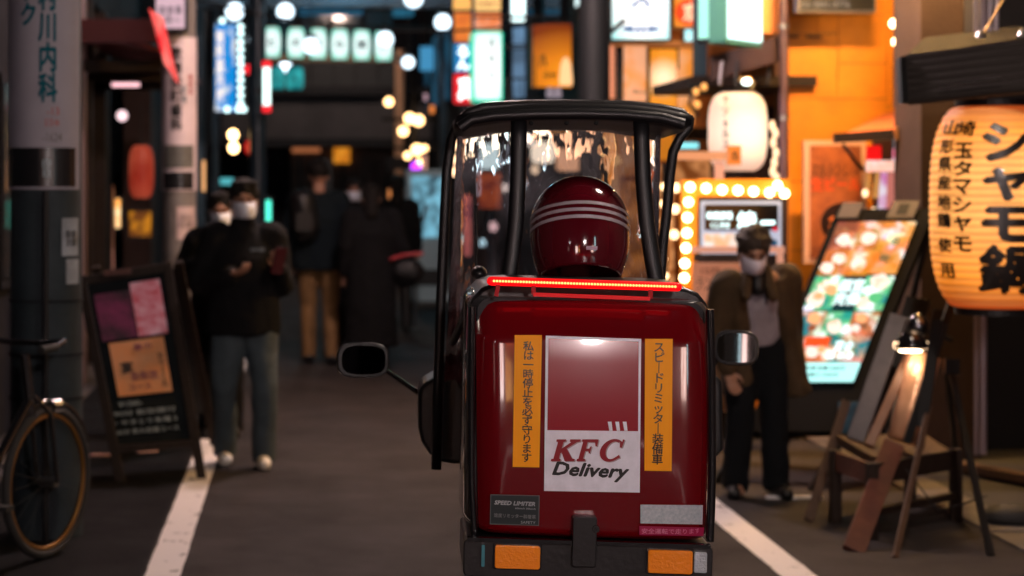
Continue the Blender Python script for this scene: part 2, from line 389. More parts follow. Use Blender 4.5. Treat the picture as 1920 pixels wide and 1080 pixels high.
def wrap_text(parent, body, m, R, ang, zc, fit, vert=False, bold=0., th=.004, **k):
    me = text_mesh(body, m, fit, vert=vert, bold=bold, ext=.001, **k)
    bm = bmesh.new(); bm.from_mesh(me); bmesh.ops.triangulate(bm, faces=bm.faces)
    for _ in range(3):
        ee = [e2 for e2 in bm.edges if e2.calc_length() > .03]
        if not ee: break
        bmesh.ops.subdivide_edges(bm, edges=ee, cuts=1); bmesh.ops.triangulate(bm, faces=bm.faces)
    Rf = R if callable(R) else (lambda z: R)
    for v in bm.verts:
        x, y, z = v.co; r = Rf(zc + z) + th - y; a = ang + x / (Rf(zc + z)); v.co = (r * math.sin(a), -r * math.cos(a), zc + z)
    bm.to_mesh(me); bm.free(); return ob('lettering', me, m, parent)
zz = lambda py, Y=PY: CH - (py - VY) * Y / F
wrap(pole, 'advert_panel', .166, -1.25, 1.15, zz(355), zz(-160), M_PANEL, .008)
wrap(pole, 'black_plate', .175, -1.12, .95, zz(350), zz(278), mat('plate_black', (.01, .01, .012), .25), .002)
M_TEAL = mat('teal_ink', (.004, .085, .12), .6, spec=.1); M_REDI = mat('red_ink', (.35, .05, .03), .4); M_GREYI = mat('grey_ink', (.10, .09, .09), .4); M_BLKI = mat('black_ink', (.008, .008, .008), .4); M_WHTI = mat('white_ink', (.75, .75, .75), .4)
wrap_text(pole, '木村川内科', M_TEAL, .174, .17, zz(55), (.085, .68), vert=True, bold=.035)
wrap_text(pole, 'クリニック', M_TEAL, .174, -.34, zz(-60), (.075, .55), vert=True, bold=.035)
wrap_text(pole, '-13', M_REDI, .174, .30, zz(211), (.055, .034))
wrap_text(pole, '日8', M_REDI, .174, .28, zz(232), (.06, .032))
wrap_text(pole, '-1624', M_GREYI, .174, .28, zz(259), (.085, .04))
wrap_text(pole, '白日', mat('pale_teal_ink', (.2, .32, .36), .4), .1755, .14, zz(315), (.034, .085), vert=True)
M_PAPERG = mat('notice_paper', (.34, .38, .44), .6, c2=(.16, .18, .2), vscale=9)
wrap(pole, 'notice', .168, .55, 1.12, zz(478), zz(408), M_PAPERG, .002)
wrap(pole, 'notice', .168, .68, 1.14, zz(530), zz(484), M_PAPERG, .002)
wrap_text(pole, '防犯\n注意', M_BLKI, .172, .82, zz(445), (.06, .07))
ob('cable_pipe', MB().tube([(.02, -.185, 0), (.02, -.185, zz(358))], .013, 8), M_BLACK, pole, smooth=True)
for py in (560, 660, 742): wrap(pole, 'clamp_band', .166, -1.6, 1.6, zz(py + 3), zz(py), M_DARK, .004)

# second pole with a narrow advert board
P2 = at(337, 340, 14.3)
pole2 = thing('utility_pole', 'slimmer pole between the red awning and the masked man, carrying a narrow pale sign', 'utility pole', (P2.x, 14.3, 0))
z2 = lambda py: CH - (py - VY) * 14.1 / F
ob('shaft', MB().tube([(0, 0, 0), (0, 0, 9)], [.125, .11], 24), mat('pole_pale', (.2, .18, .17), .4, var=.3), pole2, smooth=True)
wrap(pole2, 'advert_panel', .126, -1.3, 1.3, z2(358), z2(68), mat('panel_pink', (.62, .52, .55), .4, var=.15), .008)
wrap(pole2, 'photo_plate', .135, -1.0, .9, z2(315), z2(272), mat('plate_grey', (.12, .12, .11), .4, var=.5, vscale=14), .002)
wrap(pole2, 'black_plate', .135, -1.0, .9, z2(355), z2(322), mat('plate_black', (.01, .01, .012), .25), .002)
wrap_text(pole2, '歌舞伎町歯科', M_BLKI, .1345, -.12, z2(166), (.085, .62), vert=True, bold=.03)
wrap_text(pole2, '診療', M_TEAL, .1345, .30, z2(176), (.035, .14), vert=True)
wrap_text(pole2, '受付中', M_REDI, .1345, .68, z2(158), (.04, .16), vert=True, bold=.02)
wrap(pole2, 'notice', .128, -.1, 1.1, z2(450), z2(388), mat('notice_pink', (.5, .38, .37), .6), .002)
wrap_text(pole2, 'お知らせ\n路上禁煙', M_GREYI, .131, .42, z2(415), (.10, .10))

# red awning over the open shop
aw = thing('awning', 'dark red awning jutting out over the open shopfront between the two poles', 'awning', (-1.75, 16.6, 2.5))
mb = MB().hexa((-.12, -1.9, .34), (.72, -1.9, .10), (.72, 2.6, .10), (-.12, 2.6, .34), (0, 0, -.035))
ob('canopy_sheet', mb, mat('awning_red', (.16, .015, .012), .6, bump=.2), aw)
ob('front_beam', MB().box(-.6, .74, -1.95, -1.86, .16, .34), mat('awning_red_dark', (.09, .012, .012), .6), aw)
for k in range(3): ob('crossbeam', MB().box(-.3, .70, -1.6 + 1.5 * k, -1.5 + 1.5 * k, -.04, .05), M_WOOD, aw)
ob('tube_lamp', MB().tube([(.0, -1.2, .0), (.25, -1.2, .0)], .018, 10), emit('pink_tube', (1, .55, .6), 1.6), aw, smooth=True)
ob('tube_lamp', MB().tube([(.08, .1, -.06), (.32, .1, -.06)], .018, 10), emit('pink_tube', (1, .55, .6), 1.6), aw, smooth=True)
fl = tag(ob('cloth_banner', MB(), None), 'salmon red cloth flag with a painted backlit glow, hanging off the corner of the awning', 'banner')
mb = MB(); n = 14; vs = []
A, B, D, E2 = at(279, 16, 13.5), at(306, 34, 13.55), at(334, 150, 13.7), at(308, 118, 13.65)
for i in range(n + 1):
    t = i / n
    for j in range(9):
        u = j / 8; p = A.lerp(E2, t).lerp(B.lerp(D, t), u); p.y += .03 * math.sin(u * 9 + t * 3)
        if i == n: p.z -= .03 * u
        vs.append(p)
mb.add(vs, [(i * 9 + j, i * 9 + j + 1, (i + 1) * 9 + j + 1, (i + 1) * 9 + j) for i in range(n) for j in range(8)])
fl.data = mb.mesh('cloth_banner'); fl.data.materials.append(emit('salmon_cloth', (1, .20, .17), 1.05, c2=(.8, .02, .03), scale=10, stretch=(3, 1, .4)))  # light through the cloth is put into its emission colour
s = fl.modifiers.new('solid', 'SOLIDIFY'); s.thickness = .004
# white box sign at the top
t, wd, h = sign('box_sign', 'pale square box sign above the narrow pole sign at the top of the picture', 'sign', 288, -60, 351, 58, 14.0, emit('pale_pink_sign', (.75, .55, .66), .62), depth=.25, border=.018)
letter(t, '御食事\n5時〜', M_BLKI, (wd * .7, h * .3), (0, -.013, h * .25))
# little lit things in the open shop
def lantern_prof(R, H, neck, n=28, ribs=0, rib=.004, flat=.5):
    pr = [(neck * .98, -H / 2)]
    for i in range(n + 1):
        t = -1 + 2 * i / n; r = neck + (R - neck) * (1 - abs(t) ** (2.6 / flat * .5 + 1)) ** .62
        if ribs: r += rib * abs(math.sin(PI * ribs * (t + 1) / 2))
        pr.append((r, t * H / 2))
    pr.append((neck * .98, H / 2)); return pr
def hang_lantern(label, px, py, Y, wpx, hpx, paper, group=None, chars=None, ink=None, cat='lantern', ribs=10, neck=.5, capm=None, bold=.03, hang=.35, rib=.003, tw=.5):
    R, H = wpx / 2 * Y / F, hpx * Y / F; c = at(px, py, Y)
    t = thing('paper_lantern', label, cat, (c.x, c.y, c.z), 0, group); Hb = H * .92
    ob('paper_shade', MB().lathe(lantern_prof(R, Hb, R * neck, 36 if ribs < 13 else ribs * 5, ribs, rib), 40), paper, t, smooth=2)
    for sg in (-1, 1):
        ob('end_ring', MB().lathe([(.001, sg * Hb / 2), (R * neck * 1.06, sg * Hb / 2), (R * neck * 1.06, sg * (Hb / 2 + H * .04)), (.001, sg * (Hb / 2 + H * .04))], 28), capm or M_BLACK, t)
    ob('hanging_cord', MB().tube([(0, 0, Hb / 2), (0, 0, Hb / 2 + hang)], .006, 6), M_BLACK, t)
    if chars:
        wrap_text(t, chars, ink or M_TEAL, lambda z: R * .98, 0, 0, (R * tw * (2 if len(chars) == 1 else 1), R * tw * 2 if len(chars) == 1 else H * .7), vert=len(chars) > 1, bold=bold, th=.006)
    return t
hang_lantern('dark red paper lantern dimly lit in the open shopfront by the narrow pole', 265, 322, 16.5, 46, 108, emit('red_lantern', (.5, .03, .015), .35, c2=(.9, .16, .08), scale=3, lo=.35, hi=.7))
t, wd, h = sign('glowing_sign', 'small amber glowing sign on a thin stand inside the open shop', 'sign', 212, 368, 230, 432, 17.2, emit('amber_spot', (1, .35, .03), 1.4, c2=(1, .75, .4), scale=9), depth=.08, r=.03)
ob('post', MB().tube([(-wd / 2, -.02, -.5), (-wd / 2, -.02, h + .1)], .012, 8), mat('pink_post', (.5, .3, .28), .4), t)
t, wd, h = sign('shop_poster', 'yellow and black poster standing in the open shop below the red lantern', 'poster', 238, 392, 288, 448, 17.0, emit('yellow_poster', (.9, .35, .02), .45, c2=(.02, .01, .01), scale=7, lo=.45, hi=.55), depth=.03)
sp = tag(ob('round_lamp', MB().ell((0, 0, 0), .05, .05, .05), emit('pink_lamp', (1, .7, .75), 1.5), smooth=2), 'tiny pinkish round lamp inside the open shop', 'lamp'); sp.location = at(229, 217, 17.5)
# bottles on the inner shelves
bot = MB().lathe([(.001, 0), (.035, 0), (.035, .16), (.012, .21), (.012, .27), (.001, .27)], 12).mesh('bottle')
bot.materials.append(mat('bottle_glass', (.03, .015, .008), .12, coat=.5))
for i in range(15):
    o = bpy.data.objects.new('bottle', bot); C.objects.link(o); o.location = (-2.68 + (i % 5) * .13, 20.08, .58 + .42 * (1 + i // 5) + .0)
    tag(o, ('first', 'second', 'third', 'fourth', 'last')[i % 5] + ' dark bottle from the inner end of the ' + ('lowest', 'middle', 'top')[i // 5] + ' bottle shelf in the open shop', 'bottle', 'bottles in the open shop')

# menu A-board
ab = thing('menu_board', 'black sandwich board with photos, orange poster and chalk writing by the left road line', 'sandwich board', (-.8, 10.5, 0))
Lb = Vector(ab.location)
def pt(px, py, Y): return at(px, py, Y) - Lb
TL, TR, BR, BL = pt(146, 520, 10.75), pt(318, 492, 10.85), pt(383, 898, 10.32), pt(222, 908, 10.25)
TR.z = pt(318, 492, 10.85).z
def bil(u, v, out=0.):
    p = TL.lerp(TR, u).lerp(BL.lerp(BR, u), v); nn = (BR - TR).cross(TL - TR).normalized()
    if nn.y > 0: nn = -nn
    return p + nn * out
def boardbar(u0, v0, u1, v1, wdt, name='frame'):
    ob(name, MB().beam(bil(u0, v0), bil(u1, v1), wdt, .035), M_WOOD, ab, bevel=.003)
boardbar(.03, 0, .03, 1, .05, 'leg'); boardbar(.97, 0, .97, 1, .05, 'leg'); boardbar(0, .02, 1, .02, .05, 'rail'); boardbar(.06, .84, .94, .84, .04, 'rail')
def bquad(u0, v0, u1, v1, o0, th):
    p = [bil(u0, v0, o0), bil(u0, v1, o0), bil(u1, v1, o0), bil(u1, v0, o0)]; nn = (bil(.5, .5, 1) - bil(.5, .5, 0))
    return MB().hexa(*p, -nn * th)
ob('chalkboard', bquad(.05, .03, .95, .83, -.004, .012), mat('chalkboard', (.007, .010, .012), .8, var=.3, spec=.15), ab)
ob('photo', bquad(.13, .10, .52, .33, .004, .005), mat('purple_photo', (.22, .03, .10), .35, c2=(.015, .008, .012), vscale=7), ab)
ob('photo', bquad(.53, .07, .86, .33, .007, .005), mat('pink_menu', (.75, .45, .55), .35, c2=(.55, .05, .08), vscale=16), ab)
ob('poster', bquad(.19, .345, .80, .60, .010, .005), mat('orange_poster', (.75, .28, .09), .4, c2=(.62, .3, .14), vscale=10), ab)
def btext(body, m, u, v, fw, fh, out=.014, **k):
    me = text_mesh(body, m, (fw, fh), **k); ux = (bil(1, v) - bil(0, v)).normalized(); uz = (bil(u, 0) - bil(u, 1)).normalized(); nn = (bil(u, v, 1) - bil(u, v, 0))
    p = bil(u, v, out)
    for q in me.vertices: q.co = p + ux * q.co.x + uz * q.co.z - nn * q.co.y * 1.0
    return ob('lettering', me, m, ab)
M_PURI = mat('purple_ink', (.16, .02, .09), .4); M_CHALK = mat('chalk', (.30, .36, .38), .9)
btext('宴', M_BLKI, .34, .47, .07, .07, bold=.02); btext('会飲放', M_PURI, .52, .515, .15, .05); btext('税込3500円', M_BLKI, .73, .50, .03, .2, vert=True); btext('コース', M_PURI, .45, .565, .12, .03)
btext('春の', M_PURI, .55, .38, .1, .04)
for i, (s_, fw) in enumerate((('¥1580-', .16), ('90分 飲放題付', .42), ('・やきとり各種 5', .42), ('60分 飲み放題コース', .42))):
    btext(s_, M_CHALK, .22 + .0 * i + fw * .55, .635 + .043 * i, fw * .8, .03, out=.004)
# rear half of the A-board
RT0, RT1, RB0, RB1 = pt(180, 500, 10.95), pt(334, 490, 10.95), pt(260, 850, 11.5), pt(402, 832, 11.6)
ob('leg', MB().beam(RT1, RB1, .05, .035), M_WOOD, ab, bevel=.003); ob('leg', MB().beam(RT0, RB0, .05, .035), M_WOOD, ab, bevel=.003)
ob('back_panel', MB().hexa(RT0.lerp(RB0, .04), RT0.lerp(RB0, .82), RT1.lerp(RB1, .82), RT1.lerp(RB1, .04), (0, .012, 0)), M_BLACK, ab)
ob('handle', MB().beam(pt(195, 512, 10.7), pt(245, 508, 10.7), .03, .02), M_WOODR, ab)
for i, (px, py, r) in enumerate(((190, 856, -.1), (275, 848, .45))):
    o = tag(ob('paper_scrap', MB().box(-.065, .065, -.03, .03, 0, .012), mat('pink_litter', (.8, .5, .55), .5), bevel=.004), ('flat pink', 'thin bent orange')[i] + ' scrap lying on the ground under the sandwich board', 'litter'); p = at(px, py, 5760 / (py - 340)); o.location = (p.x, p.y, .001); o.rotation_euler = (0, 0, r)

# bicycle, front wheel towards the street
bike = thing('bicycle', 'black bicycle with gold coloured rims parked against the thick pole', 'bicycle', (-1.09, 8.15, 0), math.radians(-26))
# local: wheel plane is y-z, heading +y
R = .305
def wheel(yc, par=bike):
    ob('tyre', MB().torus((0, yc, R + .02), R, .019, 'x', 48, 10), M_RUBBER, par, smooth=2)
    wr = ob('rim', MB().torus((0, yc, R + .02), R - .024, .011, 'x', 48, 8), mat('gold_rim', (.20, .095, .02), .4, metal=.6), par, smooth=2)
    mb = MB()
    for k in range(24):
        a = 2 * PI * k / 24; sx = .025 if k % 2 else -.025
        mb.tube([(sx, yc, R + .02), (0, yc + (R - .03) * math.cos(a), R + .02 + (R - .03) * math.sin(a))], .0012, 4)
    q = ob('spokes', mb, M_RUBBER, wr); q['kind'] = 'stuff'
    ob('hub', MB().tube([(-.045, yc, R + .02), (.045, yc, R + .02)], .02, 12), M_STEEL, wr, smooth=True)
wheel(0); wheel(-1.05)
for sx in (-.05, .05): ob('fork', MB().tube([(sx, 0, R + .02), (sx, -.05, .62), (sx * .3, -.12, .70)], .011, 8), M_BLACKG, bike, smooth=True)
ob('head_tube', MB().tube([(0, -.12, .62), (0, -.17, .88)], .02, 12), mat('dark_chrome', (.16, .16, .17), .25, metal=1), bike, smooth=True)
ob('handlebar', MB().tube([(-.27, -.36, .93), (-.25, -.25, .95), (-.08, -.17, .93), (.08, -.17, .93), (.25, -.25, .95), (.27, -.36, .93)], .012, 10), mat('dark_chrome', (.16, .16, .17), .25, metal=1), bike, smooth=True)
for sx in (-.27, .27): ob('grip', MB().tube([(sx, -.34, .932), (sx, -.45, .928)], .017, 10), M_RUBBER, bike, smooth=True)
ob('frame', MB().tube([(0, -.14, .68), (0, -.45, .38), (0, -.62, .30)], .02, 10).tube([(0, -.62, .30), (0, -.70, .78)], .016, 10).tube([(0, -.62, .30), (.04, -1.05, .325)], .01, 8).tube([(0, -.68, .62), (.04, -1.05, .325)], .009, 8), M_BLACKG, bike, smooth=True)
ob('saddle', MB().ell((0, -.74, .83), .09, .14, .035), M_RUBBER, bike, smooth=2)
ob('mudguard', MB().torus((0, 0, R + .02), R + .035, .012, 'x', 24, 8, .4, 2.6), M_BLACKG, bike, smooth=2)
ob('kickstand', MB().tube([(.06, -1.05, .32), (.16, -1.0, .005)], .009, 8), M_STEEL, bike, smooth=True)
ob('chainring', MB().lathe([(.09, -.004), (.09, .004), (.02, .004), (.02, -.004), (.09, -.004)], 24, (.05, -.62, .30), 'x'), M_STEEL, bike)
for sg in (-1, 1): ob('pedal', MB().box(.08 * sg - .03, .08 * sg + .05, -.62 + .13 * sg, -.56 + .13 * sg, .28, .30), M_RUBBER, bike)
lt = ob('front_light', MB().lathe([(.001, 0), (.03, 0), (.033, .06), (.001, .06)], 16, (0, .02, .64), 'y'), mat('dark_chrome', (.16, .16, .17), .25, metal=1), bike)

# ---- far left neon pillar and its bulbs
t, wd, h = sign('neon_sign', 'tall blue sign with white lettering edged by glowing round bulbs', 'sign', 400, 42, 446, 212, 22.0, emit('neon_blue', (.0, .30, .85), .8, c2=(.9, .95, 1), scale=7, lo=.38, hi=.50, stretch=(1, 1, .8)), depth=.2)
letter(t, '無料案内所', emit('neon_white', (1, .85, .75), 1.2), (wd * .32, h * .8), (-wd * .22, -.014, h * .52), vert=True, bold=.03)
bulbm = MB().ell((0, 0, 0), .034, .034, .034, 12, 8).mesh('bulb'); bulbm.materials.append(emit('cool_bulb', (.7, 1, 1), 2.6))
for p in bulbm.polygons: p.use_smooth = True
pts = [(451, 50), (451, 63), (451, 79), (451, 93), (451, 108), (451, 121), (451, 136), (451, 150), (451, 165), (451, 179), (451, 194), (447, 205), (457, 205), (426, 205), (417, 39)]
for px, py in pts:
    p = at(px, py, 21.85); share('bulb', bulbm, t, p - Vector(t.location))
ob('bulb_rail', MB().box(wd / 2, wd / 2 + .1, -.1, .1, -.02, h), M_BLACK, t)
for i, (px, py) in enumerate(((437, 253), (438, 277))):
    o = tag(ob('warm_bulb', MB().ell((0, 0, 0), .055, .055, .06, 12, 8), emit('warm_bulb', (1, .62, .25), 9), smooth=2), ('upper', 'lower') [i] + ' of the two warm bulbs one above the other below the blue neon sign', 'light bulb', 'warm bulbs below the neon sign'); o.location = at(px, py, 21)
o = tag(ob('red_lamp', MB().ell((0, 0, 0), .055, .055, .055, 12, 8), emit('red_lamp', (1, .02, .03), 1.4), smooth=2), 'small round red lamp to the side of the blue neon sign', 'lamp'); o.location = at(467, 130, 21)
o = tag(ob('red_lamp', MB().ell((0, 0, 0), .05, .05, .08, 12, 8), emit('red_lamp_dim', (1, .03, .03), .4), smooth=2), 'dim red lamp above the heads near the warm bulbs', 'lamp'); o.location = at(467, 276, 21.2)
o = thing('sign_post', 'dark steel post between the neon sign and the row of white lanterns', 'post', at(483, 340, 20.5)); o.location.z = 0
ob('shaft', MB().tube([(0, 0, 0), (0, 0, 6)], .09, 14), mat('post_dark', (.02, .035, .05), .4), o, smooth=True)
bp = thing('barber_pole', 'thin glowing white tube sign with red ends hanging below the lantern row', 'sign', at(500, 210, 20)); 
ob('tube', MB().tube([(0, 0, .06), (0, 0, .46)], .037, 14), emit('tube_white', (.75, 1, .95), 2.4), bp, smooth=True)
for z in (0, .46): ob('red_cap', MB().tube([(0, 0, z), (0, 0, z + .07)], .045, 14), emit('tube_red', (1, .02, .03), 1.3), bp, smooth=True)
ob('bracket', MB().box(-.12, -.03, -.01, .01, .2, .24), M_BLACK, bp)
o = thing('strip_light', 'short vertical mint green strip light at head height behind the masked man', 'light', at(502, 428, 22)); ob('tube', MB().tube([(0, 0, 0), (0, 0, .32)], .035, 12), emit('mint', (.10, 1, .72), 1.6), o, smooth=True); ob('mount', MB().box(-.06, .06, .04, .07, -.05, .37), M_BLACK, o)

def glow_sign(name, hot, cold, s, cx, cz, rad, p0=.05, p1=.8, sx=1.):
    m = emit(name, hot, s); n = m.node_tree.nodes; l = m.node_tree.links; b = n['Principled BSDF']
    tc = n.new('ShaderNodeTexCoord'); mp = n.new('ShaderNodeMapping'); mp.inputs['Location'].default_value = (-cx / rad * sx, 0, -cz / rad); mp.inputs['Scale'].default_value = (1 / rad * sx, 0, 1 / rad)
    g = n.new('ShaderNodeTexGradient'); g.gradient_type = 'SPHERICAL'; r = n.new('ShaderNodeValToRGB')
    r.color_ramp.elements[0].color = (*cold, 1); r.color_ramp.elements[1].color = (*hot, 1); r.color_ramp.elements[0].position = p0; r.color_ramp.elements[1].position = p1
    l.new(tc.outputs['Object'], mp.inputs[0]); l.new(mp.outputs[0], g.inputs[0]); l.new(g.outputs['Fac'], r.inputs[0]); l.new(r.outputs[0], b.inputs['Emission Color']); return m
# ---- lantern row across the street
lr_m = glow_sign('white_lantern', (.95, 1.15, 1.12), (.02, .62, .42), 1.0, 0, 0, .25, .12, .55, 1.5)
chars = 'とのはら図さ'
for i in range(6):
    px = 514 + 41 * i - (4 if i == 0 else 0); py = 80 + 1.2 * i
    hang_lantern(('first', 'second', 'third', 'fourth', 'fifth', 'sixth')[i] + ' white lantern counting from the barber pole in the glowing row across the street', px, py, 23, 32, 62, lr_m, 'white lanterns strung across the street', chars[i], mat('lantern_teal', (.0, .12, .13), .4), ribs=6, neck=.72, capm=mat('orange_cap', (.5, .16, .04), .5), hang=.1)
lb = tag(ob('lantern_beam', MB().box(at(485, 0, 23.3).x, at(752, 0, 23.3).x, -.05, .05, 0, .10), mat('beam_orange', (.25, .10, .05), .5)), 'long beam carrying the row of white lanterns', 'beam'); lb.location = (0, 23.3, at(0, 117, 23.3).z)
for i, px in enumerate((520, 556)):
    hang_lantern(('first', 'second')[i] + ' of the two dim teal lanterns under the lantern row', px - 3, 147, 27, 32, 46, emit('teal_lantern', (.06, .62, .62), .62, c2=(.01, .2, .22), scale=5), 'dim teal lanterns', 'ロん'[i], mat('lantern_teal', (.0, .12, .13), .4), ribs=5, neck=.7, hang=.1)

for k, (y0, z0, z1, sag) in enumerate(((15.5, 3.35, 3.6, .25), (18.2, 3.55, 3.2, .3), (20.5, 3.7, 3.9, .2), (24.0, 4.2, 3.7, .35), (28.5, 4.3, 4.6, .3))):
    o = tag(ob('overhead_cable', MB().tube([(-1.75 + 4.45 * t_, y0 + .5 * t_, z0 + (z1 - z0) * t_ - sag * 4 * t_ * (1 - t_)) for t_ in [i_ / 12 for i_ in range(13)]], .014, 6), M_RUBBER), ('nearest', 'second', 'third', 'fourth', 'farthest')[k] + ' black cable sagging across the street from the camera', 'cable', 'cables across the street')
for k, (px, py, w_, h_, c_, Y_) in enumerate(((487, 6, 12, 40, (.5, .95, 1), 26), (382, 330, 8, 60, (1, .5, .2), 17.5), (810, 205, 10, 16, (.9, .25, .05), 26), (798, 182, 8, 14, (.5, .3, .35), 27), (800, 110, 26, 46, (.06, .30, .55), 33), (756, 20, 40, 24, (.02, .12, .2), 34), (620, 22, 120, 14, (.02, .10, .18), 36), (796, 320, 10, 60, (.6, .28, .2), 27), (425, 340, 26, 14, (.1, .5, .55), 23))):
    names = ('pale cyan tube above the first white lantern', 'narrow orange lit strip on the dark wall behind the masked man', 'dim orange lamp box beside the scooter roof', 'dim mauve lamp box above the warm bulb cluster', 'blue lit window panel beside the orange wall signs', 'dark blue lit panel high between the arches', 'long dim blue band under the farthest arch', 'pinkish vertical strip light beside the vending machine', 'small teal glowing card above the masked pair')
    sign('lit_panel', names[k], 'sign', px - w_ / 2, py - h_ / 2, px + w_ / 2, py + h_ / 2, Y_, emit('lit_panel_%s' % 'abcdefghi'[k], c_, .9), depth=.06, border=.004)
# ---- street globes
GC = (.72, .90, 1.0)
gm = glow_sign('globe_light', (3.2, 3.8, 4.2), (.25, .5, .7), 1.0, 0, 0, .11, .0, .6)
globes = [(440, 22, 19.5), (480, 74, 25), (535, 22, 20.5), (535, 124, 29), (775, -3, 18.5), (830, 42, 21.5), (765, 117, 28.5), (583, 86, 21.8), (722, 74, 21.8)]
gl = ['beside the top of the blue neon sign', 'beside the dark steel post', 'above the second white lantern', 'below the white lantern row', 'at the top edge above the road', 'by the orange wall signs', 'beside the tan corner pipe', 'in front of the third white lantern', 'in front of the sixth white lantern']
gr_m = MB().ell((0, 0, 0), .095, .095, .095, 20, 12).mesh('globe'); gr_m.materials.append(gm)
for p in gr_m.polygons: p.use_smooth = True
gcap = MB().lathe([(.001, .14), (.04, .14), (.075, .09), (.07, .085), (.001, .10)], 16).mesh('cap'); gcap.materials.append(M_STEEL)
for i, (px, py, Y) in enumerate(globes):
    t = thing('globe_lamp', 'round cool white globe lamp ' + gl[i], 'street lamp', at(px, py, Y), 0, 'globe lamps over the street')
    share('globe', gr_m, t, (0, 0, 0)); share('cap', gcap, t, (0, 0, 0)); c = MB().tube([(0, 0, .13), (0, 0, 1.2)], .006, 6); ob('cord', c, M_BLACK, t)
# overhead lamps nearer the camera, above the frame
def street_lamp(label, x, y, z, c, s, r=.17):
    sd = 1 if x > 2 else -1; rx_ = 4.4 - x if x > 2 else -(x + 1.9)
    t = thing('street_lamp', label, 'street lamp', (x, y, z), 0, 'lamps above the street')
    ob('globe', MB().ell((0, 0, 0), r, r, r * .8, 20, 12), emit('lamp_%s' % label[:14].replace(' ', '_'), c, s), t, smooth=2)
    ob('shade', MB().lathe([(.05, .19), (.10, .18), (.30, .10), (.30, .09), (.09, .165), (.05, .175)], 24), M_STEEL, t, smooth=True)
    ob('arm', MB().tube([(0, 0, .18), (0, 0, .5), (sd * .4, 0, .8), (rx_, 0, .8)], .02, 8), M_BLACK, t)
street_lamp('pinkish lamp over the road beyond the scooter', 1.0, 11.9, 4.3, (1, .72, .68), 560)
street_lamp('pale lamp hung low over the road behind the camera', 1.0, -1.9, 2.75, (1, .80, .78), 640)  # unseen lamp added to brighten the stickers on the box
street_lamp('warm lamp over the lantern side of the road in front of the eave', 2.2, 5.6, 3.7, (1, .80, .66), 230)  # unseen lamp added to brighten the curly haired man's mask
street_lamp('pinkish lamp above the left road line beyond the sandwich board', -.9, 13.4, 4.4, (1, .66, .62), 60)  # unseen lamp added to brighten the slim pole's sign
street_lamp('warm lamp hung in front of the dark building closing the street', .8, 36.5, 5.7, (1, .72, .6), 260)  # unseen lamp added to lift the dark end building
street_lamp('bluish lamp over the far road', .6, 24.5, 4.9, (.25, .75, 1), 75)

# ---- far centre-right: warm bulbs, archway, bright kiosk
wb = MB().ell((0, 0, 0), .07, .07, .07, 12, 8).mesh('warm_bulb'); wb.materials.append(emit('warm_bulb2', (1, .58, .24), 6))
for p in wb.polygons: p.use_smooth = True
where = ['alone beside the top of the tan corner pipe', 'first of the pair at the top of the warm bulb cluster', 'second of the pair at the top of the warm bulb cluster', 'below the pair in the warm bulb cluster', 'large, just above the lowest small one of the cluster', 'lowest small one of the warm bulb cluster', 'above the purple lamp', 'paired with the one above the purple lamp']
for i, (px, py, s) in enumerate(((729, 191, 1.0), (768, 222, 1.2), (785, 226, 1.2), (756, 246, 1.1), (782, 281, 1.25), (764, 292, .8), (788, 306, .9), (796, 278, .7))):
    o = bpy.data.objects.new('warm_bulb', wb); C.objects.link(o); o.location = at(px, py, 30); o.scale = (s, s, s)
    tag(o, 'warm bulb ' + where[i], 'light bulb', 'warm bulbs at the far corner')
o = tag(ob('purple_lamp', MB().ell((0, 0, 0), .08, .08, .08, 12, 8), emit('purple_lamp', (.55, .05, 1), 2.5), smooth=2), 'small purple lamp under the warm bulb cluster', 'lamp'); o.location = at(780, 313, 29.5)
bx = tag(ob('bulb_pole', MB().box(-.05, .05, -.05, .05, 0, 4.2).box(-.5, .4, -.03, .03, 2.55, 2.6).box(-.35, .35, -.03, .03, 2.1, 2.15), M_DARK), 'dark post carrying the warm bulb cluster', 'post'); bx.location = (at(776, 340, 30.2).x, 30.2, 0)
ar = thing('arch_doorway', 'orange lit rounded doorway frame under the warm bulbs', 'doorway', (at(756, 340, 32).x, 32, 0))
def arc_pts(hw, z0, zt, r):
    P = [(-hw, z0), (-hw, zt - r)]
    for k in range(1, 6): a = PI - PI / 2 * k / 5; P.append((-hw + r + r * math.cos(a), zt - r + r * math.sin(a)))
    for k in range(0, 6): a = PI / 2 - PI / 2 * k / 5; P.append((hw - r + r * math.cos(a), zt - r + r * math.sin(a)))
    return P + [(hw, z0)]
ob('frame', MB().tube([(x, 0, z) for x, z in arc_pts(.20, 0, 1.56, .12)], .05, 10, ref=(0, 1, 0)), emit('orange_glow', (1, .34, .10), .8), ar, smooth=True)
ob('sign_band', MB().box(-.26, .26, -.04, .06, 1.8, 2.0), M_BLACK, ar)
kk = thing('vending_machine', 'pale blue lit vending machine behind the scooter windscreen, far end of the road', 'vending machine', (at(800, 340, 24).x, 24, 0))
ob('case', MB().rbox(-.25, .25, 0, .5, .1, 1.75, .05), mat('vending_white', (.35, .5, .55), .3), kk)
ob('lit_front', MB().box(-.19, .19, -.02, -.001, .9, 1.66), emit('vending_glow', (.25, .65, .85), .75, c2=(.03, .07, .10), scale=9, lo=.35, hi=.6), kk)
ob('slot', MB().box(-.16, .16, -.015, -.001, .3, .5), M_BLACK, kk)
for sx in (-.2, .14): ob('foot', MB().box(sx, sx + .06, .05, .4, 0, .1), M_BLACK, kk)
ml = tag(ob('headlamp', MB().ell((0, 0, 0), .055, .03, .055, 16, 10), emit('head_lamp', (.6, 1, .95), 12), smooth=2), 'round bright cool lamp low over the road beside the woman in the long coat', 'lamp'); ml.location = at(779, 468, 21)
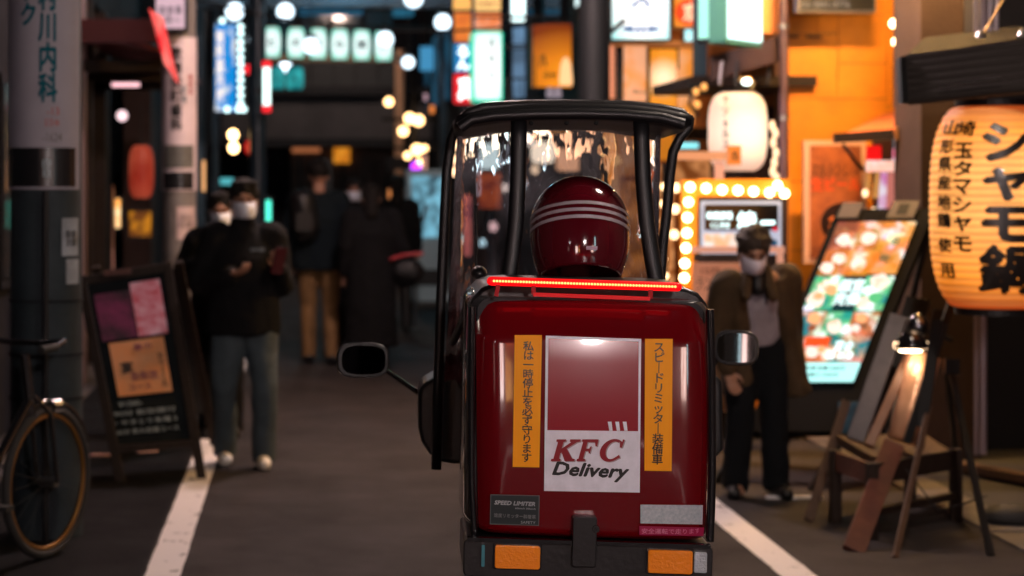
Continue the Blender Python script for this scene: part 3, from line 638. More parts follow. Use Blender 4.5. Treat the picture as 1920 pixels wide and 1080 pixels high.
ml2 = tag(ob('headlamp_post', MB().tube([(0, 0, 0), (0, 0, at(779, 468, 21).z)], .02, 8).tube([(0, 0, .9), (.12, 0, 1.35)], .02, 8), M_STEEL), 'thin steel stand holding the round bright cool lamp', 'lamp stand'); ml2.location = (at(779, 468, 21).x, 21.05, 0)

# ---- signs over the right side of the road
YW = 20.
t, wd, h = sign('wall_sign', 'orange wall sign above the blue one, upper of the stacked signs', 'sign', 850, 22, 885, 80, YW, emit('or1', (1, .26, .03), .85, c2=(.8, .16, .02), scale=6), border=.01)
t, wd, h = sign('wall_sign', 'yellow lit sign with a dark bar across at the top edge over the blue sign', 'sign', 848, -40, 885, 20, YW, emit('yl1', (1, .5, .12), 1.0), border=.01)
t, wd, h = sign('wall_sign', 'wide yellow lit sign at the top edge above the white green sign', 'sign', 889, -50, 940, 22, 20.6, emit('yl2', (1, .58, .2), 1.15), border=.01); letter(t, '営業中', mat('brown_ink', (.2, .06, .01), .5), (wd * .7, h * .15), (0, -.014, h * .2))
t, wd, h = sign('wall_sign', 'orange sign with a pink glow between the yellow one and the white green sign', 'sign', 889, 24, 940, 60, 20.6, emit('or2', (1, .24, .06), .9, c2=(1, .6, .45), scale=3, lo=.3, hi=.5), border=.008)
t, wd, h = sign('wall_sign', 'blue lit sign with white shapes directly above the red one', 'sign', 849, 81, 888, 136, YW, emit('bl1', (.0, .22, .55), .85), border=.008)
letter(t, 'る\nん', emit('w1', (.9, 1, 1), 2.2), (wd * .62, h * .84), (.0, -.014, h * .5), bold=.05)
t, wd, h = sign('wall_sign', 'red lit sign with a fat white character beside the white green sign', 'sign', 849, 137, 890, 196, YW, emit('rd1', (.9, .003, .015), .95), border=.008, r=.03)
letter(t, '真', emit('w1', (.9, 1, 1), 2.2), (wd * .72, h * .76), (.02, -.014, h * .5), bold=.06)
t, wd, h = sign('vertical_sign', 'tall white sign with green characters, brightest over the scooter roof', 'sign', 886, 58, 943, 190, 19.5, glow_sign('wg', (1.2, 1.3, 1.28), (.35, 1.0, .85), 1.0, 0, .35, .5, .02, .5, 1.6), frame=emit('wg_side', (.02, .8, .5), .9), border=.022, r=.03, depth=.35)
letter(t, '居本山八', mat('green_ink', (0, .22, .15), .5), (wd * .26, h * .78), (.04, -.014, h * .5), vert=True, bold=.0, line=1.4)
t, wd, h = sign('vertical_sign', 'white lit box high up beside the pale blue column', 'sign', 957, -40, 986, 42, 21, emit('wt2', (.78, 1, 1), 2.2), border=.01, r=.03)
t, wd, h = sign('vertical_sign', 'dim pale blue column sign between the white green sign and the orange one', 'sign', 960, 46, 986, 185, 22, emit('pb', (.18, .34, .55), .8, c2=(.08, .14, .22), scale=3), border=.01)
t, wd, h = sign('wall_sign', 'large dark orange sign glowing towards its lower corner', 'sign', 996, 42, 1074, 166, 19, None, border=.015)
pn_o = [c_ for c_ in t.children if c_.name.startswith('panel')][0]; pn_o.data.materials.clear(); pn_o.data.materials.append(glow_sign('orange_backlit', (1, .30, .01), (.16, .018, .004), .95, .10, .10, .55))
letter(t, '八', mat('dark_ink', (.02, .005, .003), .5), (wd * .2, h * .2), (-wd * .22, -.014, h * .42), bold=.06); letter(t, '海鮮', mat('dark_ink', (.02, .005, .003), .5), (wd * .34, h * .13), (-wd * .05, -.014, h * .2))
o = thing('hanging_lamp', 'small cream lamp fixed at the corner of the dark orange sign', 'lamp', at(1061, 160, 18.6)); ob('shade', MB().lathe([(.02, .27), (.05, .2), (.065, .05), (.06, 0), (.001, 0)], 16), emit('cream_lamp', (1, .55, .25), 1.3), o, smooth=True)
for i, px in enumerate((1031, 1046)):
    o = tag(ob('glass_shade', MB().lathe([(.02, .1), (.032, .08), (.038, 0), (.001, 0)], 12), emit('mauve', (.5, .42, .5), .5), smooth=True), ('first', 'second')[i] + ' of the two small mauve glass shades under the dark orange sign', 'lamp', 'mauve shades'); o.location = at(px, 183, 18.8)

for i, (px, py) in enumerate(((856, 272), (857, 300), (855, 322), (862, 448), (872, 452))):
    o = tag(ob('small_bulb', MB().ell((0, 0, 0), .05, .05, .06, 12, 8), emit('cream_far', (1, .62, .35), 3.5) if i < 3 else emit('cool_far', (.5, 1, 1), 3), smooth=2), (('upper', 'middle', 'lower')[i] + ' cream bulb of three seen through the windscreen edge') if i < 3 else ('first', 'second')[i - 3] + ' of two cool lamps low at the windscreen edge', 'light bulb'); o.location = at(px, py, 25)
# utility pole over the scooter roof
up = thing('utility_pole', 'black utility pole rising behind the middle of the scooter roof', 'utility pole', (at(1115, 340, 14.2).x, 14.2, 0))
ob('shaft', MB().tube([(0, 0, 0), (0, 0, 9)], [.118, .105], 20), mat('pole_black', (.012, .014, .016), .6), up, smooth=True)
ob('bracket', MB().tube([(.12, 0, at(0, 60, 14.2).z), (.22, -.02, at(0, 38, 14.2).z)], .018, 8), mat('pole_black', (.012, .014, .016), .6), up)

# the shop with amber panels behind the scooter's windscreen
as_ = thing('amber_shopfront', 'amber lit shopfront with panels and posters under the big white sign', 'shopfront', (3.3, 16.2, 0))
S = Vector(as_.location); YA = 16.0
def AQ(px0, py0, px1, py1, y0, y1, Y=YA):
    a, b2 = at(px0, py1, Y) - S, at(px1, py0, Y) - S; return MB().box(a.x, b2.x, y0, y1, a.z, b2.z)
M_AMB = glow_sign('amber_panel_lit', (1, .42, .10), (.55, .16, .01), 1.0, 0, 0, .4)
ob('wall', MB().box(-.95, 5, 0, .2, 0, 3.6), mat('shop_orange', (.45, .16, .03), .6, var=.4, vscale=3), as_)
def amber(px0, py0, px1, py1, m, nm='lit_panel', y0=-.23, y1=-.17):
    mb = AQ(px0, py0, px1, py1, y0, y1); cx = sum(v[0] for v in mb.v) / 8; cz = sum(v[2] for v in mb.v) / 8
    mb.xf(Matrix.Translation((-cx, 0, -cz))); o = ob(nm, mb, m, as_); o.location = (cx, 0, cz); return o
amber(1143, 87, 1153, 184, emit('pinkcol', (1, .35, .18), .9)); amber(1168, 85, 1211, 190, emit('pale_poster', (1, .46, .24), .85, c2=(1, .3, .03), scale=6, lo=.3, hi=.5))
amber(1218, 93, 1268, 200, glow_sign('amber_hot', (1.5, .95, .6), (.9, .28, .01), 1.0, 0, 0, .19)); amber(1272, 91, 1300, 235, emit('amber_flat', (.95, .30, .03), .85, c2=(1, .45, .2), scale=5))
amber(1153, 85, 1168, 190, M_BLACK, 'divider'); amber(1211, 88, 1218, 240, M_BLACK, 'divider'); amber(1268, 91, 1272, 130, M_BLACK, 'divider')
amber(1143, 78, 1312, 87, emit('amber_rail', (.9, .3, .08), .45), 'rail', -.3, -.232)
letter(as_, 'Beer', mat('brown_ink', (.2, .06, .01), .5), (.12, .04), at(1190, 174, YA) - S + Vector((0, -.24, 0)), shear=.3)
letter(as_, '串', mat('brown_ink', (.2, .06, .01), .5), (.09, .08), at(1240, 172, YA) - S + Vector((0, -.24, 0)))
for (a, b_, c_, d, m) in ((1128, 250, 1160, 520, emit('cream_col', (1, .5, .25), .8, c2=(.8, .25, .03), scale=5)), (1164, 230, 1205, 330, emit('amber_p2', (.8, .22, .02), .6, c2=(1, .5, .25), scale=5)),
                        (1164, 340, 1225, 560, emit('amber_p3', (1, .33, .05), .85, c2=(.35, .10, .01), scale=7)), (1228, 215, 1262, 300, emit('amber_p4', (.9, .28, .02), .6)), (1226, 310, 1262, 560, emit('amber_p5', (1, .42, .15), .8, c2=(.4, .1, .02), scale=12)),
                        (1265, 240, 1330, 262, M_WOOD), (1268, 268, 1308, 278, emit('cyan_slit', (.3, .95, 1), 1.2)), (1264, 284, 1330, 345, emit('amber_p6', (.9, .36, .12), .55, c2=(.25, .06, .01), scale=9)), (1330, 200, 1480, 600, mat('shop_dark', (.05, .02, .01), .5))):
    amber(a, b_, c_, d, m)
bb = MB().ell((0, 0, 0), .034, .034, .034, 12, 8).mesh('bulb'); bb.materials.append(emit('warm_bulb3', (1, .66, .32), 5))
for p in bb.polygons: p.use_smooth = True
for px, py in ((1247, 350), (1246, 382), (1248, 415), (1244, 447), (1242, 485), (1245, 517), (1268, 352), (1266, 392), (1264, 440)):
    share('bulb', bb, as_, at(px, py, 15.2) - S)
ob('bulb_rail', MB().box((at(1244, 0, 15.25) - S).x - .02, (at(1244, 0, 15.25) - S).x + .02, -1.02, -.95, 0, 1.75), M_BLACK, as_)

# lit things behind the windscreen on the right row
t, wd, h = sign('projecting_sign', 'white glowing box sign seen through the windscreen above the dim orange board', 'sign', 900, 268, 936, 318, 20.5, emit('ws1', (.8, 1, 1), 2.6), border=.006, r=.03)
t, wd, h = sign('projecting_sign', 'dim orange board seen through the windscreen above the scooter box', 'sign', 896, 324, 940, 392, 20, emit('ws2', (.85, .15, .03), 1.2, c2=(.35, .05, .03), scale=6), border=.006, rz=-.2)
t, wd, h = sign('projecting_sign', 'pinkish red vertical sign seen through the edge of the windscreen', 'sign', 868, 365, 884, 480, 21, emit('ws3', (1, .25, .18), 1.8, c2=(.35, .08, .1), scale=3), border=.004, r=.02)
hang_lantern('round cream lantern shining just above the helmet, seen through the windscreen', 1018, 286, 17.5, 44, 44, emit('cream_l', (1, .82, .62), 3.6), neck=.5, ribs=5)
t, wd, h = sign('projecting_sign', 'peach glowing square sign seen through the windscreen above the helmet', 'sign', 1042, 278, 1090, 322, 18, emit('ws4', (1, .5, .28), 2.0), border=.006, r=.03)
for k, (px, py, Y_, c_, r_) in enumerate(((992, 262, 19, (1, .9, .8), .05), (1003, 318, 18.5, (1, .7, .45), .04), (1108, 262, 19.5, (1, .55, .25), .05), (1125, 322, 17, (1, .85, .6), .03), (1178, 352, 16.6, (1, .6, .3), .05), (946, 352, 21, (1, .8, .7), .04), (925, 425, 22, (.8, .5, .5), .05), (905, 455, 23, (.6, .9, 1), .04), (1192, 428, 16.4, (1, .8, .5), .035), (978, 345, 20, (.7, .9, 1), .05))):
    o = tag(ob('small_lamp', MB().ell((0, 0, 0), r_, r_, r_ * 1.2, 12, 8), emit('small_lamp_%s' % 'abcdefghij'[k], c_, 3.0), smooth=2), 'small glowing lamp seen through the windscreen ' + ('at its top beside the first roof stay', 'just below the round cream lantern', 'above the peach square sign', 'beside the oval amber lamp', 'over the amber panel by the second stay', 'right of the dim orange board', 'low over the road beside the helmet', 'lowest, near the wiper', 'beside the helmet on the amber side', 'between the first stay and the helmet')[k], 'lamp', 'small lamps behind the windscreen'); o.location = at(px, py, Y_); ob('cord', MB().tube([(0, 0, r_ * 1.1), (0, 0, 1.1)], .006, 6), M_BLACK, o)
o = thing('ceiling_lamp', 'small oval amber lamp seen through the windscreen beside the utility pole', 'lamp', at(1152, 300, 15.3)); ob('shade', MB().ell((0, 0, 0), .055, .055, .045, 16, 10), emit('ov', (1, .55, .22), 1.4), o, smooth=2); ob('cord', MB().tube([(0, 0, .04), (0, 0, 1.0)], .005, 6), M_BLACK, o)
t, wd, h = sign('projecting_sign', 'narrow amber glowing slit sign at the top of the windscreen', 'sign', 1030, 238, 1072, 250, 18.6, emit('ws5', (1, .42, .12), 1.0), border=.004)
t, wd, h = sign('projecting_sign', 'narrow white lit sign low over the road seen beside the helmet', 'sign', 955, 300, 972, 430, 22, emit('ws6', (.45, .5, .62), .55, c2=(.06, .06, .08), scale=4), border=.004)

# big white sign with blue marks
t, wd, h = sign('light_box', 'big bright white sign with blue character and oval emblem above the amber panels', 'sign', 1143, -60, 1259, 78, 14.6, glow_sign('bigwhite', (1.25, 1.3, 1.3), (.22, .85, .85), 1.0, 0, .30, .44, .05, .5, 1.3), frame=M_BLACK, border=.018, r=.015, depth=.3)
M_BLUI = emit('blue_print', (.0, .20, .62), .45)
letter(t, 'ス', M_BLUI, (.15, .16), (0, -.014, h * .60), bold=.03)
ob('emblem', MB().prism([(.145 * math.cos(a), .028 * math.sin(a) * (1 if a > PI else .8)) for a in [2 * PI * k / 24 for k in range(24)]], -.003, .002).xf(Matrix.Translation((0, -.014, h * (78 - 54) / 138))), M_BLUI, t)
for k in range(3): ob('emblem_window', MB().box(-.06 + .045 * k, -.035 + .045 * k, -.022, -.0175, h * .155, h * .195), emit('bigwhite', (.70, .98, 1), 1.6), t)
t, wd, h = sign('light_box', 'orange sign with a red disc and pale figure marks beside the big white sign', 'sign', 1262, -60, 1318, 52, 14.7, emit('orange_bg', (1, .3, .03), .8), border=.006)
ob('red_disc', MB().prism([(.10 * math.cos(2 * PI * k / 24), .10 * math.sin(2 * PI * k / 24)) for k in range(24)], -.003, .002).xf(Matrix.Translation((0, -.014, h * .26))), emit('red_print', (1, .05, .01), .95), t)
letter(t, '京', emit('pale_print', (1, .6, .4), 1.1), (.13, .14), (.02, -.019, h * .26), bold=.04)
t, wd, h = sign('light_box', 'narrow white cyan light box below the red disc sign', 'sign', 1283, 55, 1304, 78, 14.9, emit('cyan_w', (.5, .95, 1), 1.2), border=.004)
o = thing('banner_post', 'dark navy vertical banner hanging between the red disc sign and the angled white sign', 'banner', (at(1312, 340, 14).x, 14, at(0, 152, 14).z)); ob('cloth', MB().box(-.05, .05, -.01, .01, 0, 1.3), mat('navy_cloth', (.004, .03, .06), .7), o); ob('rod', MB().box(-.06, .06, -.012, .012, 1.3, 1.33), M_BLACK, o)
# angled white sign
o = thing('light_box', 'angled bright white cyan sign hanging under the roof edge above the cream lantern', 'sign', at(1395, 85, 12.3), math.radians(52))
ob('case', MB().rbox(-.26, .26, 0, .12, 0, 1.1, .01), mat('frame_teal', (.05, .2, .22), .4), o); ob('panel', MB().rbox(-.24, .24, -.014, .004, .03, 1.08, .01), emit('angwhite', (.66, .98, 1), 1.8, c2=(.2, .8, .85), scale=1.6, lo=.30, hi=.42, stretch=(3, 1, .4)), o)
letter(o, '酒', mat('teal_print', (.0, .15, .2), .5), (.12, .12), (-.02, -.018, .5))
o = thing('light_box', 'narrow glowing mint sign edge beside the angled white sign', 'sign', at(1340, 72, 12.8), math.radians(40)); ob('case', MB().box(-.045, .045, 0, .1, 0, 1.0), emit('mint2', (.4, .95, .8), 1.0), o); ob('base', MB().box(-.05, .05, -.005, .105, -.03, -.001), M_BLACK, o)
# cream lantern
cream = glow_sign('cream_lantern', (1.25, 1.05, .85), (.80, .37, .22), 1.0, .02, .0, .30)
cl_ = hang_lantern('large cream paper lantern with a column of black characters, hanging beside the amber shopfront', 1383, 247, 11.9, 108, 160, cream, chars=None, neck=.55, ribs=4, rib=.0015, hang=.12)
wrap_text(cl_, 'ヤソ6ルス', mat('dark_ink', (.02, .005, .003), .5), lambda z: .178, -.62, .055, (.045, .33), vert=True, bold=.02, th=.004)
o = thing('eave_lamp', 'small white lamp with a curled metal arm above the cream lantern', 'lamp', at(1400, 153, 11.8)); ob('bulb', MB().ell((0, 0, 0), .03, .03, .022, 14, 8), emit('eb', (.9, 1, .95), 5), o, smooth=2)
ob('arm', MB().tube([(-.05, 0, .005), (-.03, 0, .02), (.02, 0, .02), (.05, 0, -.01), (.03, 0, -.04)], .009, 8), mat('brass', (.6, .35, .12), .3, metal=1), o, smooth=True)
# beam with the little character box
o = thing('hanging_sign', 'horizontal tan beam ending in a small orange box sign, over the cream lantern', 'sign', at(1320, 292, 11.5))
ob('beam', MB().box(-.18, .14, -.03, .03, -.025, .025), emit('tan_beam', (.9, .42, .22), .55), o)
ob('box', MB().box(.14, .215, -.035, .03, -.055, .06), emit('orange_box', (1, .28, .05), .7), o); letter(o, '鳥', mat('dark_ink', (.02, .005, .003), .5), (.045, .06), (.178, -.038, 0))
ob('cloth_strip', MB().box(.06, .115, -.02, -.01, -.17, -.03), emit('pale_cloth', (1, .5, .35), .6), o)
# dark roof/gear behind the cream lantern
rf = thing('shop_canopy', 'dark canopy roof with pipes above the cream lantern', 'canopy', (3.0, 13.0, 2.0))
a_, b_, c_, d_ = at(1335, 150, 12.9), at(1478, 110, 12.6), at(1478, 62, 12.6), at(1335, 105, 12.9)
ob('fascia', MB().hexa(*[q - Vector(rf.location) for q in (a_, b_, c_, d_)], (0, .08, 0)), mat('canopy_brown', (.05, .022, .015), .5, var=.4), rf)
ob('soffit', MB().box(-.35, .5, .1, 1.6, .25, .32), M_WOOD, rf)
ob('upper_panel', MB().hexa(*[at(x, y, 12.75) - Vector(rf.location) for x, y in ((1423, 62), (1473, 62), (1473, -40), (1423, -40))], (0, .05, 0)), mat('orange_board', (.75, .24, .05), .5), rf)
for k, px in enumerate((1350, 1379, 1440)): ob('pipe', MB().tube([at(px, 160, 12.7) - Vector(rf.location), at(px + 4, 115, 12.75) - Vector(rf.location)], .012, 8), M_STEEL if k == 0 else M_BLACK, rf)
for i, (px, py) in enumerate(((1305, 172), (1320, 163), (1308, 196))):
    o = tag(ob('small_bulb', MB().ell((0, 0, 0), .022, .022, .026, 10, 8), emit('amber_small', (1, .45, .12), 1.1), smooth=2), ('first', 'second', 'third')[i] + ' of three small amber bulbs on the black bracket by the scooter roof', 'light bulb', 'small amber bulbs'); o.location = at(px, py, 12.5)
o = tag(ob('lamp_bracket', MB().box(-.05, .05, -.01, .01, -.02, .02).tube([(.0, 0, 0), (-.04, 0, -.12), (.02, 0, -.2)], .012, 8), M_BLACK), 'black metal bracket with three small amber bulbs', 'bracket'); o.location = at(1303, 160, 12.6)
# drain pipe post
o = thing('downpipe', 'dark downpipe with a pale lit edge between the cream lantern and the yellow wall', 'pipe', (at(1469, 340, 12.6).x, 12.6, 0)); ob('pipe', MB().tube([(0, 0, 0), (0, 0, 3.6)], .028, 12), mat('pipe_mauve', (.10, .06, .09), .3), o, smooth=True)
for z in (2.0, 2.6, 1.4): ob('collar', MB().tube([(0, 0, z), (0, 0, z + .03)], .036, 12), M_STEEL, o)
o = thing('lamp_string', 'string of cream crystal lamps hanging against the downpipe above the bulb sign', 'lamp', at(1452, 330, 12.2))
for k, (dx, py) in enumerate(((-4, 236), (2, 250), (-2, 268), (3, 287), (0, 305), (-3, 322), (4, 334))): q = at(1452 + dx, py, 12.2) - Vector(o.location); ob('crystal', MB().ell(tuple(q), .02, .02, .034, 10, 8), emit('crystal', (1, .68, .42), 1.5), o, smooth=2)

# ---- sign framed by round bulbs
bs = thing('bulb_sign', 'yellow signboard framed with round glowing bulbs, black illuminated panel inside', 'sign', (at(1380, 340, 11.4).x, 11.4, 0))
B = Vector(bs.location)
def BQ(px0, py0, px1, py1, y0, y1, Y=11.4, r=.004):
    a, b2 = at(px0, py1, Y) - B, at(px1, py0, Y) - B; return MB().rbox(a.x, b2.x, y0, y1, a.z, b2.z, r)
ob('backboard', BQ(1277, 338, 1480, 770, 0, .06), M_YEL, bs)
ob('stile', BQ(1277, 338, 1306, 770, -.03, -.002), M_YEL, bs); ob('top_rail', BQ(1308, 336, 1480, 368, -.03, -.002), M_YEL, bs)
ob('dark_frame', BQ(1308, 371, 1476, 560, -.02, -.002), mat('frame_brown', (.03, .012, .008), .5), bs)
ob('panel_frame', BQ(1312, 377, 1461, 476, -.05, -.022), emit('frame_white', (.7, .75, .95), .65), bs)
ob('black_panel', BQ(1317, 383, 1455, 431, -.056, -.051), M_BLACKG, bs)
ob('lower_panel', BQ(1317, 437, 1432, 472, -.056, -.051), emit('lowp', (1, .55, .3), .9, c2=(.9, 1, 1), scale=14), bs); ob('blue_panel', BQ(1434, 449, 1453, 472, -.056, -.051), emit('bluep', (.02, .12, .25), .6), bs); ob('red_mark', BQ(1445, 425, 1453, 433, -.060, -.057), emit('redp', (.9, .0, .03), .8), bs)
WG = emit('white_glow', (.75, 1, 1), 2.6)
letter(bs, '串焼酒場', WG, (.15, .045), at(1345, 404, 11.4) - B + Vector((0, -.060, 0)), bold=.03); letter(bs, 'くしやき', WG, (.11, .035), at(1346, 422, 11.4) - B + Vector((0, -.060, 0)), bold=.03)
letter(bs, '焼', WG, (.115, .10), at(1396, 412, 11.4) - B + Vector((0, -.060, 0)), bold=.04); letter(bs, '一', WG, (.085, .022), at(1435, 417, 11.4) - B + Vector((0, -.060, 0)), bold=.05)
bm3 = MB().ell((0, 0, 0), .026, .026, .026, 16, 10).mesh('bulb'); bm3.materials.append(emit('frame_bulb', (1, .72, .34), 13))
for p in bm3.polygons: p.use_smooth = True
bmb = MB().lathe([(.02, 0), (.02, .03)], 12, axis='y').mesh('socket'); bmb.materials.append(M_STEEL)
for px, py in [(1294, 351), (1324, 353), (1354, 356), (1384, 357), (1413, 359), (1443, 361), (1458, 348), (1471, 363), (1291, 379), (1289, 408), (1288, 437), (1286, 465), (1284, 494), (1283, 521)]:
    q = at(px, py, 11.3) - B; share('bulb', bm3, bs, q)
# paper notice leaning on its front
pn = thing('paper_notice', 'pinkish handwritten paper notice on a stand behind the curly haired man', 'notice', (at(1352, 340, 11.0).x, 11.0, 0)); B2 = Vector(pn.location)
def NQ(px0, py0, px1, py1, y0, y1, Y=11.0):
    a, b2 = at(px0, py1, Y) - B2, at(px1, py0, Y) - B2; return MB().box(a.x, b2.x, y0, y1, a.z, b2.z)
PK = emit('pink_paper', (1, .38, .22), .40, c2=(.9, .32, .16), scale=5)
ob('sheet', NQ(1298, 492, 1388, 566, -.01, .0), PK, pn); ob('top_strip', NQ(1296, 462, 1470, 474, -.02, 0), emit('pink_strip', (1, .45, .3), .6), pn); ob('dark_strip', NQ(1300, 476, 1392, 490, -.02, 0), mat('grey_strip', (.05, .03, .03), .5), pn)
ob('lower_sheet', NQ(1300, 568, 1372, 610, -.01, .0), emit('orange_paper', (.9, .22, .02), .5), pn); ob('board', NQ(1298, 560, 1392, 770, .001, .03), mat('board_tan', (.28, .16, .1), .6, var=.4), pn)
ob('curled_sheet', MB().tube([at(1462, 470, 11) - B2, at(1464, 510, 11) - B2], .02, 10), emit('pink_strip', (1, .45, .3), .6), pn)
letter(pn, '12月', mat('brown_ink2', (.18, .05, .03), .5), (.10, .035), at(1330, 508, 11) - B2 + Vector((0, -.014, 0))); letter(pn, 'ランチ', M_BLKI, (.14, .075), at(1328, 532, 11) - B2 + Vector((0, -.014, 0)), shear=.3)
ob('stencil_box', NQ(1312, 498, 1350, 517, -.0125, -.0105).add([], []), emit('pink_paper2', (1, .36, .2), .36), pn)
for k in (-1, 1): ob('leg', NQ(1304 if k < 0 else 1384, 770, 1310 if k < 0 else 1390, 858, .0, .03), M_WOOD, pn)
# low things at the feet of the bulb sign
o = thing('planter_box', 'low dark planter with a pale top edge along the foot of the bulb sign', 'planter', (at(1400, 340, 11.9).x, 11.9, 0)); P_ = Vector(o.location)
def PQ(px0, py0, px1, py1, y0, y1, Y=11.9):
    a, b2 = at(px0, py1, Y) - P_, at(px1, py0, Y) - P_; return MB().box(a.x, b2.x, y0, y1, max(a.z, 0), b2.z)
ob('box', PQ(1340, 772, 1500, 826, 0, .3), M_BLACK, o); ob('top_edge', PQ(1340, 762, 1500, 771, -.01, .3), mat('pale_edge', (.55, .42, .40), .5), o)
for k, (px, c) in enumerate(((1420, '#c81e12'), (1484, '#c08a90'))): ob('ornament', PQ(px - 5, 748 if k == 0 else 770, px + 5, 761 if k == 0 else 806, -.05, -.012), mat('orn%d' % k, c, .5), o)

# ---- yellow wall of single panels
yw = thing('yellow_wall', 'bright yellow orange panelled wall at the side of the road', 'wall', (at(1480, 340, 13).x, 13.2, 0)); Yw = Vector(yw.location)
ob('backing', MB().box(0, 1.12, .02, .2, 0, 3.4), mat('seam_brown', (.16, .06, .01), .7), yw)
def YQ(px0, py0, px1, py1, y0=-.0, y1=.019):
    a, b2 = at(px0, py1, 13.2) - Yw, at(px1, py0, 13.2) - Yw; return MB().rbox(a.x + .003, b2.x - .003, y0, y1, max(a.z + .003, 0), b2.z - .003, .004)
for (a, b_, c_, d) in ((1478, 28, 1532, 63), (1532, 28, 1571, 63), (1571, 28, 1663, 119), (1478, 63, 1571, 185), (1571, 119, 1663, 185), (1478, -80, 1571, 28), (1571, -80, 1663, 28), (1478, 185, 1663, 340), (1478, 340, 1570, 470), (1570, 340, 1663, 470), (1478, 470, 1663, 640), (1478, 640, 1663, 790), (1663, -80, 1730, 200), (1663, 200, 1730, 480), (1663, 480, 1730, 790)):
    ob('panel', YQ(a, b_, c_, d, random.uniform(-.004, 0)), M_YEL, yw)
for px, py in ((1525, 66), (1482, 66)): ob('bracket_mark', YQ(px - 15, py, px + 14, py + 6, -.03, -.005), mat('rust', (.10, .04, .01), .7), yw)
t, wd, h = sign('phone_sign', 'black sign with a white telephone number along the top edge of the yellow wall', 'sign', 1496, -60, 1642, 23, 12.7, mat('sign_black', (.012, .012, .014), .3), frame=mat('frame_grey', (.18, .17, .2), .4), border=.012)
letter(t, '03-3841-0776', emit('grey_glow', (.3, .32, .36), .5), (wd * .62, h * .15), (-wd * .15, -.014, h * .17))
for i, (px, py) in enumerate(((1676, 44), (1681, 78), (1688, 113), (1717, 12))):
    o = tag(ob('round_bulb', MB().ell((0, 0, 0), .03, .03, .03 if i != 3 else .05, 14, 10), emit('frame_bulb2', (1, .80, .45), 9) if i != 3 else emit('amber_big', (1, .42, .12), 1.6), smooth=2), ('top', 'middle', 'lowest')[i] + ' of three round bulbs down the edge of the yellow wall' if i < 3 else 'oval amber bulb at the top edge beside the brown wall', 'light bulb'); o.location = at(px, py, 12.6)
o = tag(ob('bulb_strip', MB().box(-.02, .02, .0, .03, -.45, .45), M_BLACK), 'black strip behind the three round bulbs on the yellow wall', 'strip'); o.location = at(1683, 70, 12.65)
# unseen flood lamp added above the frame to brighten the wall
fl_ = thing('added_flood_lamp', 'long warm flood lamp added out of view to light the yellow wall', 'lamp', (at(1590, 340, 12.5).x, 10.9, 3.45)); fl_.rotation_euler = (math.radians(50), 0, 0); ob('housing', MB().box(-.5, .5, -.06, .06, .0, .08), M_BLACK, fl_); ob('tube', MB().box(-.48, .48, -.05, .05, -.03, -.001), emit('flood', (1, .55, .18), 950), fl_); ob('arm', MB().tube([(0, 0, .06), (0, 1.5, -1.2)], .02, 8), M_BLACK, fl_)

# framed poster
t, wd, h = sign('framed_poster', 'framed beer and food poster with a pale edge on the yellow wall', 'poster', 1508, 263, 1624, 494, 12.6, mat('poster_brown', (.50, .14, .04), .4, c2=(.16, .045, .02), vscale=5), frame=mat('frame_pale', (.70, .42, .33), .4), depth=.05, border=.035)
letter(t, 'マルシンし ス', mat('dark_ink', (.02, .005, .003), .5), (wd * .78, h * .10), (.0, -.014, h * .76), shear=.2, bold=.01); letter(t, '生ビール', mat('orange_ink', (.75, .08, .01), .5), (wd * .8, h * .11), (0, -.014, h * .645), bold=.03)
ob('dark_dish', MB().prism([(.13 * math.cos(a) + .03, .13 * math.sin(a)) for a in [2 * PI * k / 20 for k in range(20)]], -.003, .001).xf(Matrix.Translation((0, -.014, h * .33))), mat('dish_black', (.02, .008, .005), .3), t)
for k in range(3): ob('food_print', MB().prism([(.10 * math.cos(a), .022 * math.sin(a) + .02 * math.cos(a)) for a in [2 * PI * j / 14 for j in range(14)]], -.003, .001).xf(Matrix.Translation((.05, -.018, h * (.27 + .055 * k)))), mat('food_orange', (.75, .2, .04), .4, c2=(.35, .07, .02), vscale=16), t)
letter(t, '¥390', mat('brown_ink2', (.18, .05, .03), .5), (wd * .3, h * .05), (-wd * .2, -.014, h * .12))

# small awning with ribs by the brown wall
o = thing('awning', 'small orange awning with a dark front edge above the pink lights', 'awning', at(1640, 262, 12.0)); O_ = Vector(o.location)
ob('top', MB().hexa(*[q - O_ for q in (at(1567, 258, 11.6), at(1672, 250, 11.4), at(1735, 200, 12.6), at(1660, 212, 12.8))], (0, 0, -.02)), mat('awning_orange', (.65, .15, .04), .6, var=.3), o)
ob('front_edge', MB().hexa(*[q - O_ for q in (at(1566, 268, 11.59), at(1676, 262, 11.39), at(1676, 242, 11.39), at(1566, 250, 11.59))], (0, .05, 0)), M_WOOD, o)
ob('side_edge', MB().hexa(*[q - O_ for q in (at(1678, 262, 11.38), at(1738, 245, 12.5), at(1738, 226, 12.5), at(1678, 238, 11.38))], (.02, .02, 0)), mat('awning_cream', (.7, .35, .16), .6), o)
ob('brace', MB().tube([at(1582, 272, 11.6) - O_, at(1618, 318, 12.4) - O_], .012, 8), M_BLACK, o)
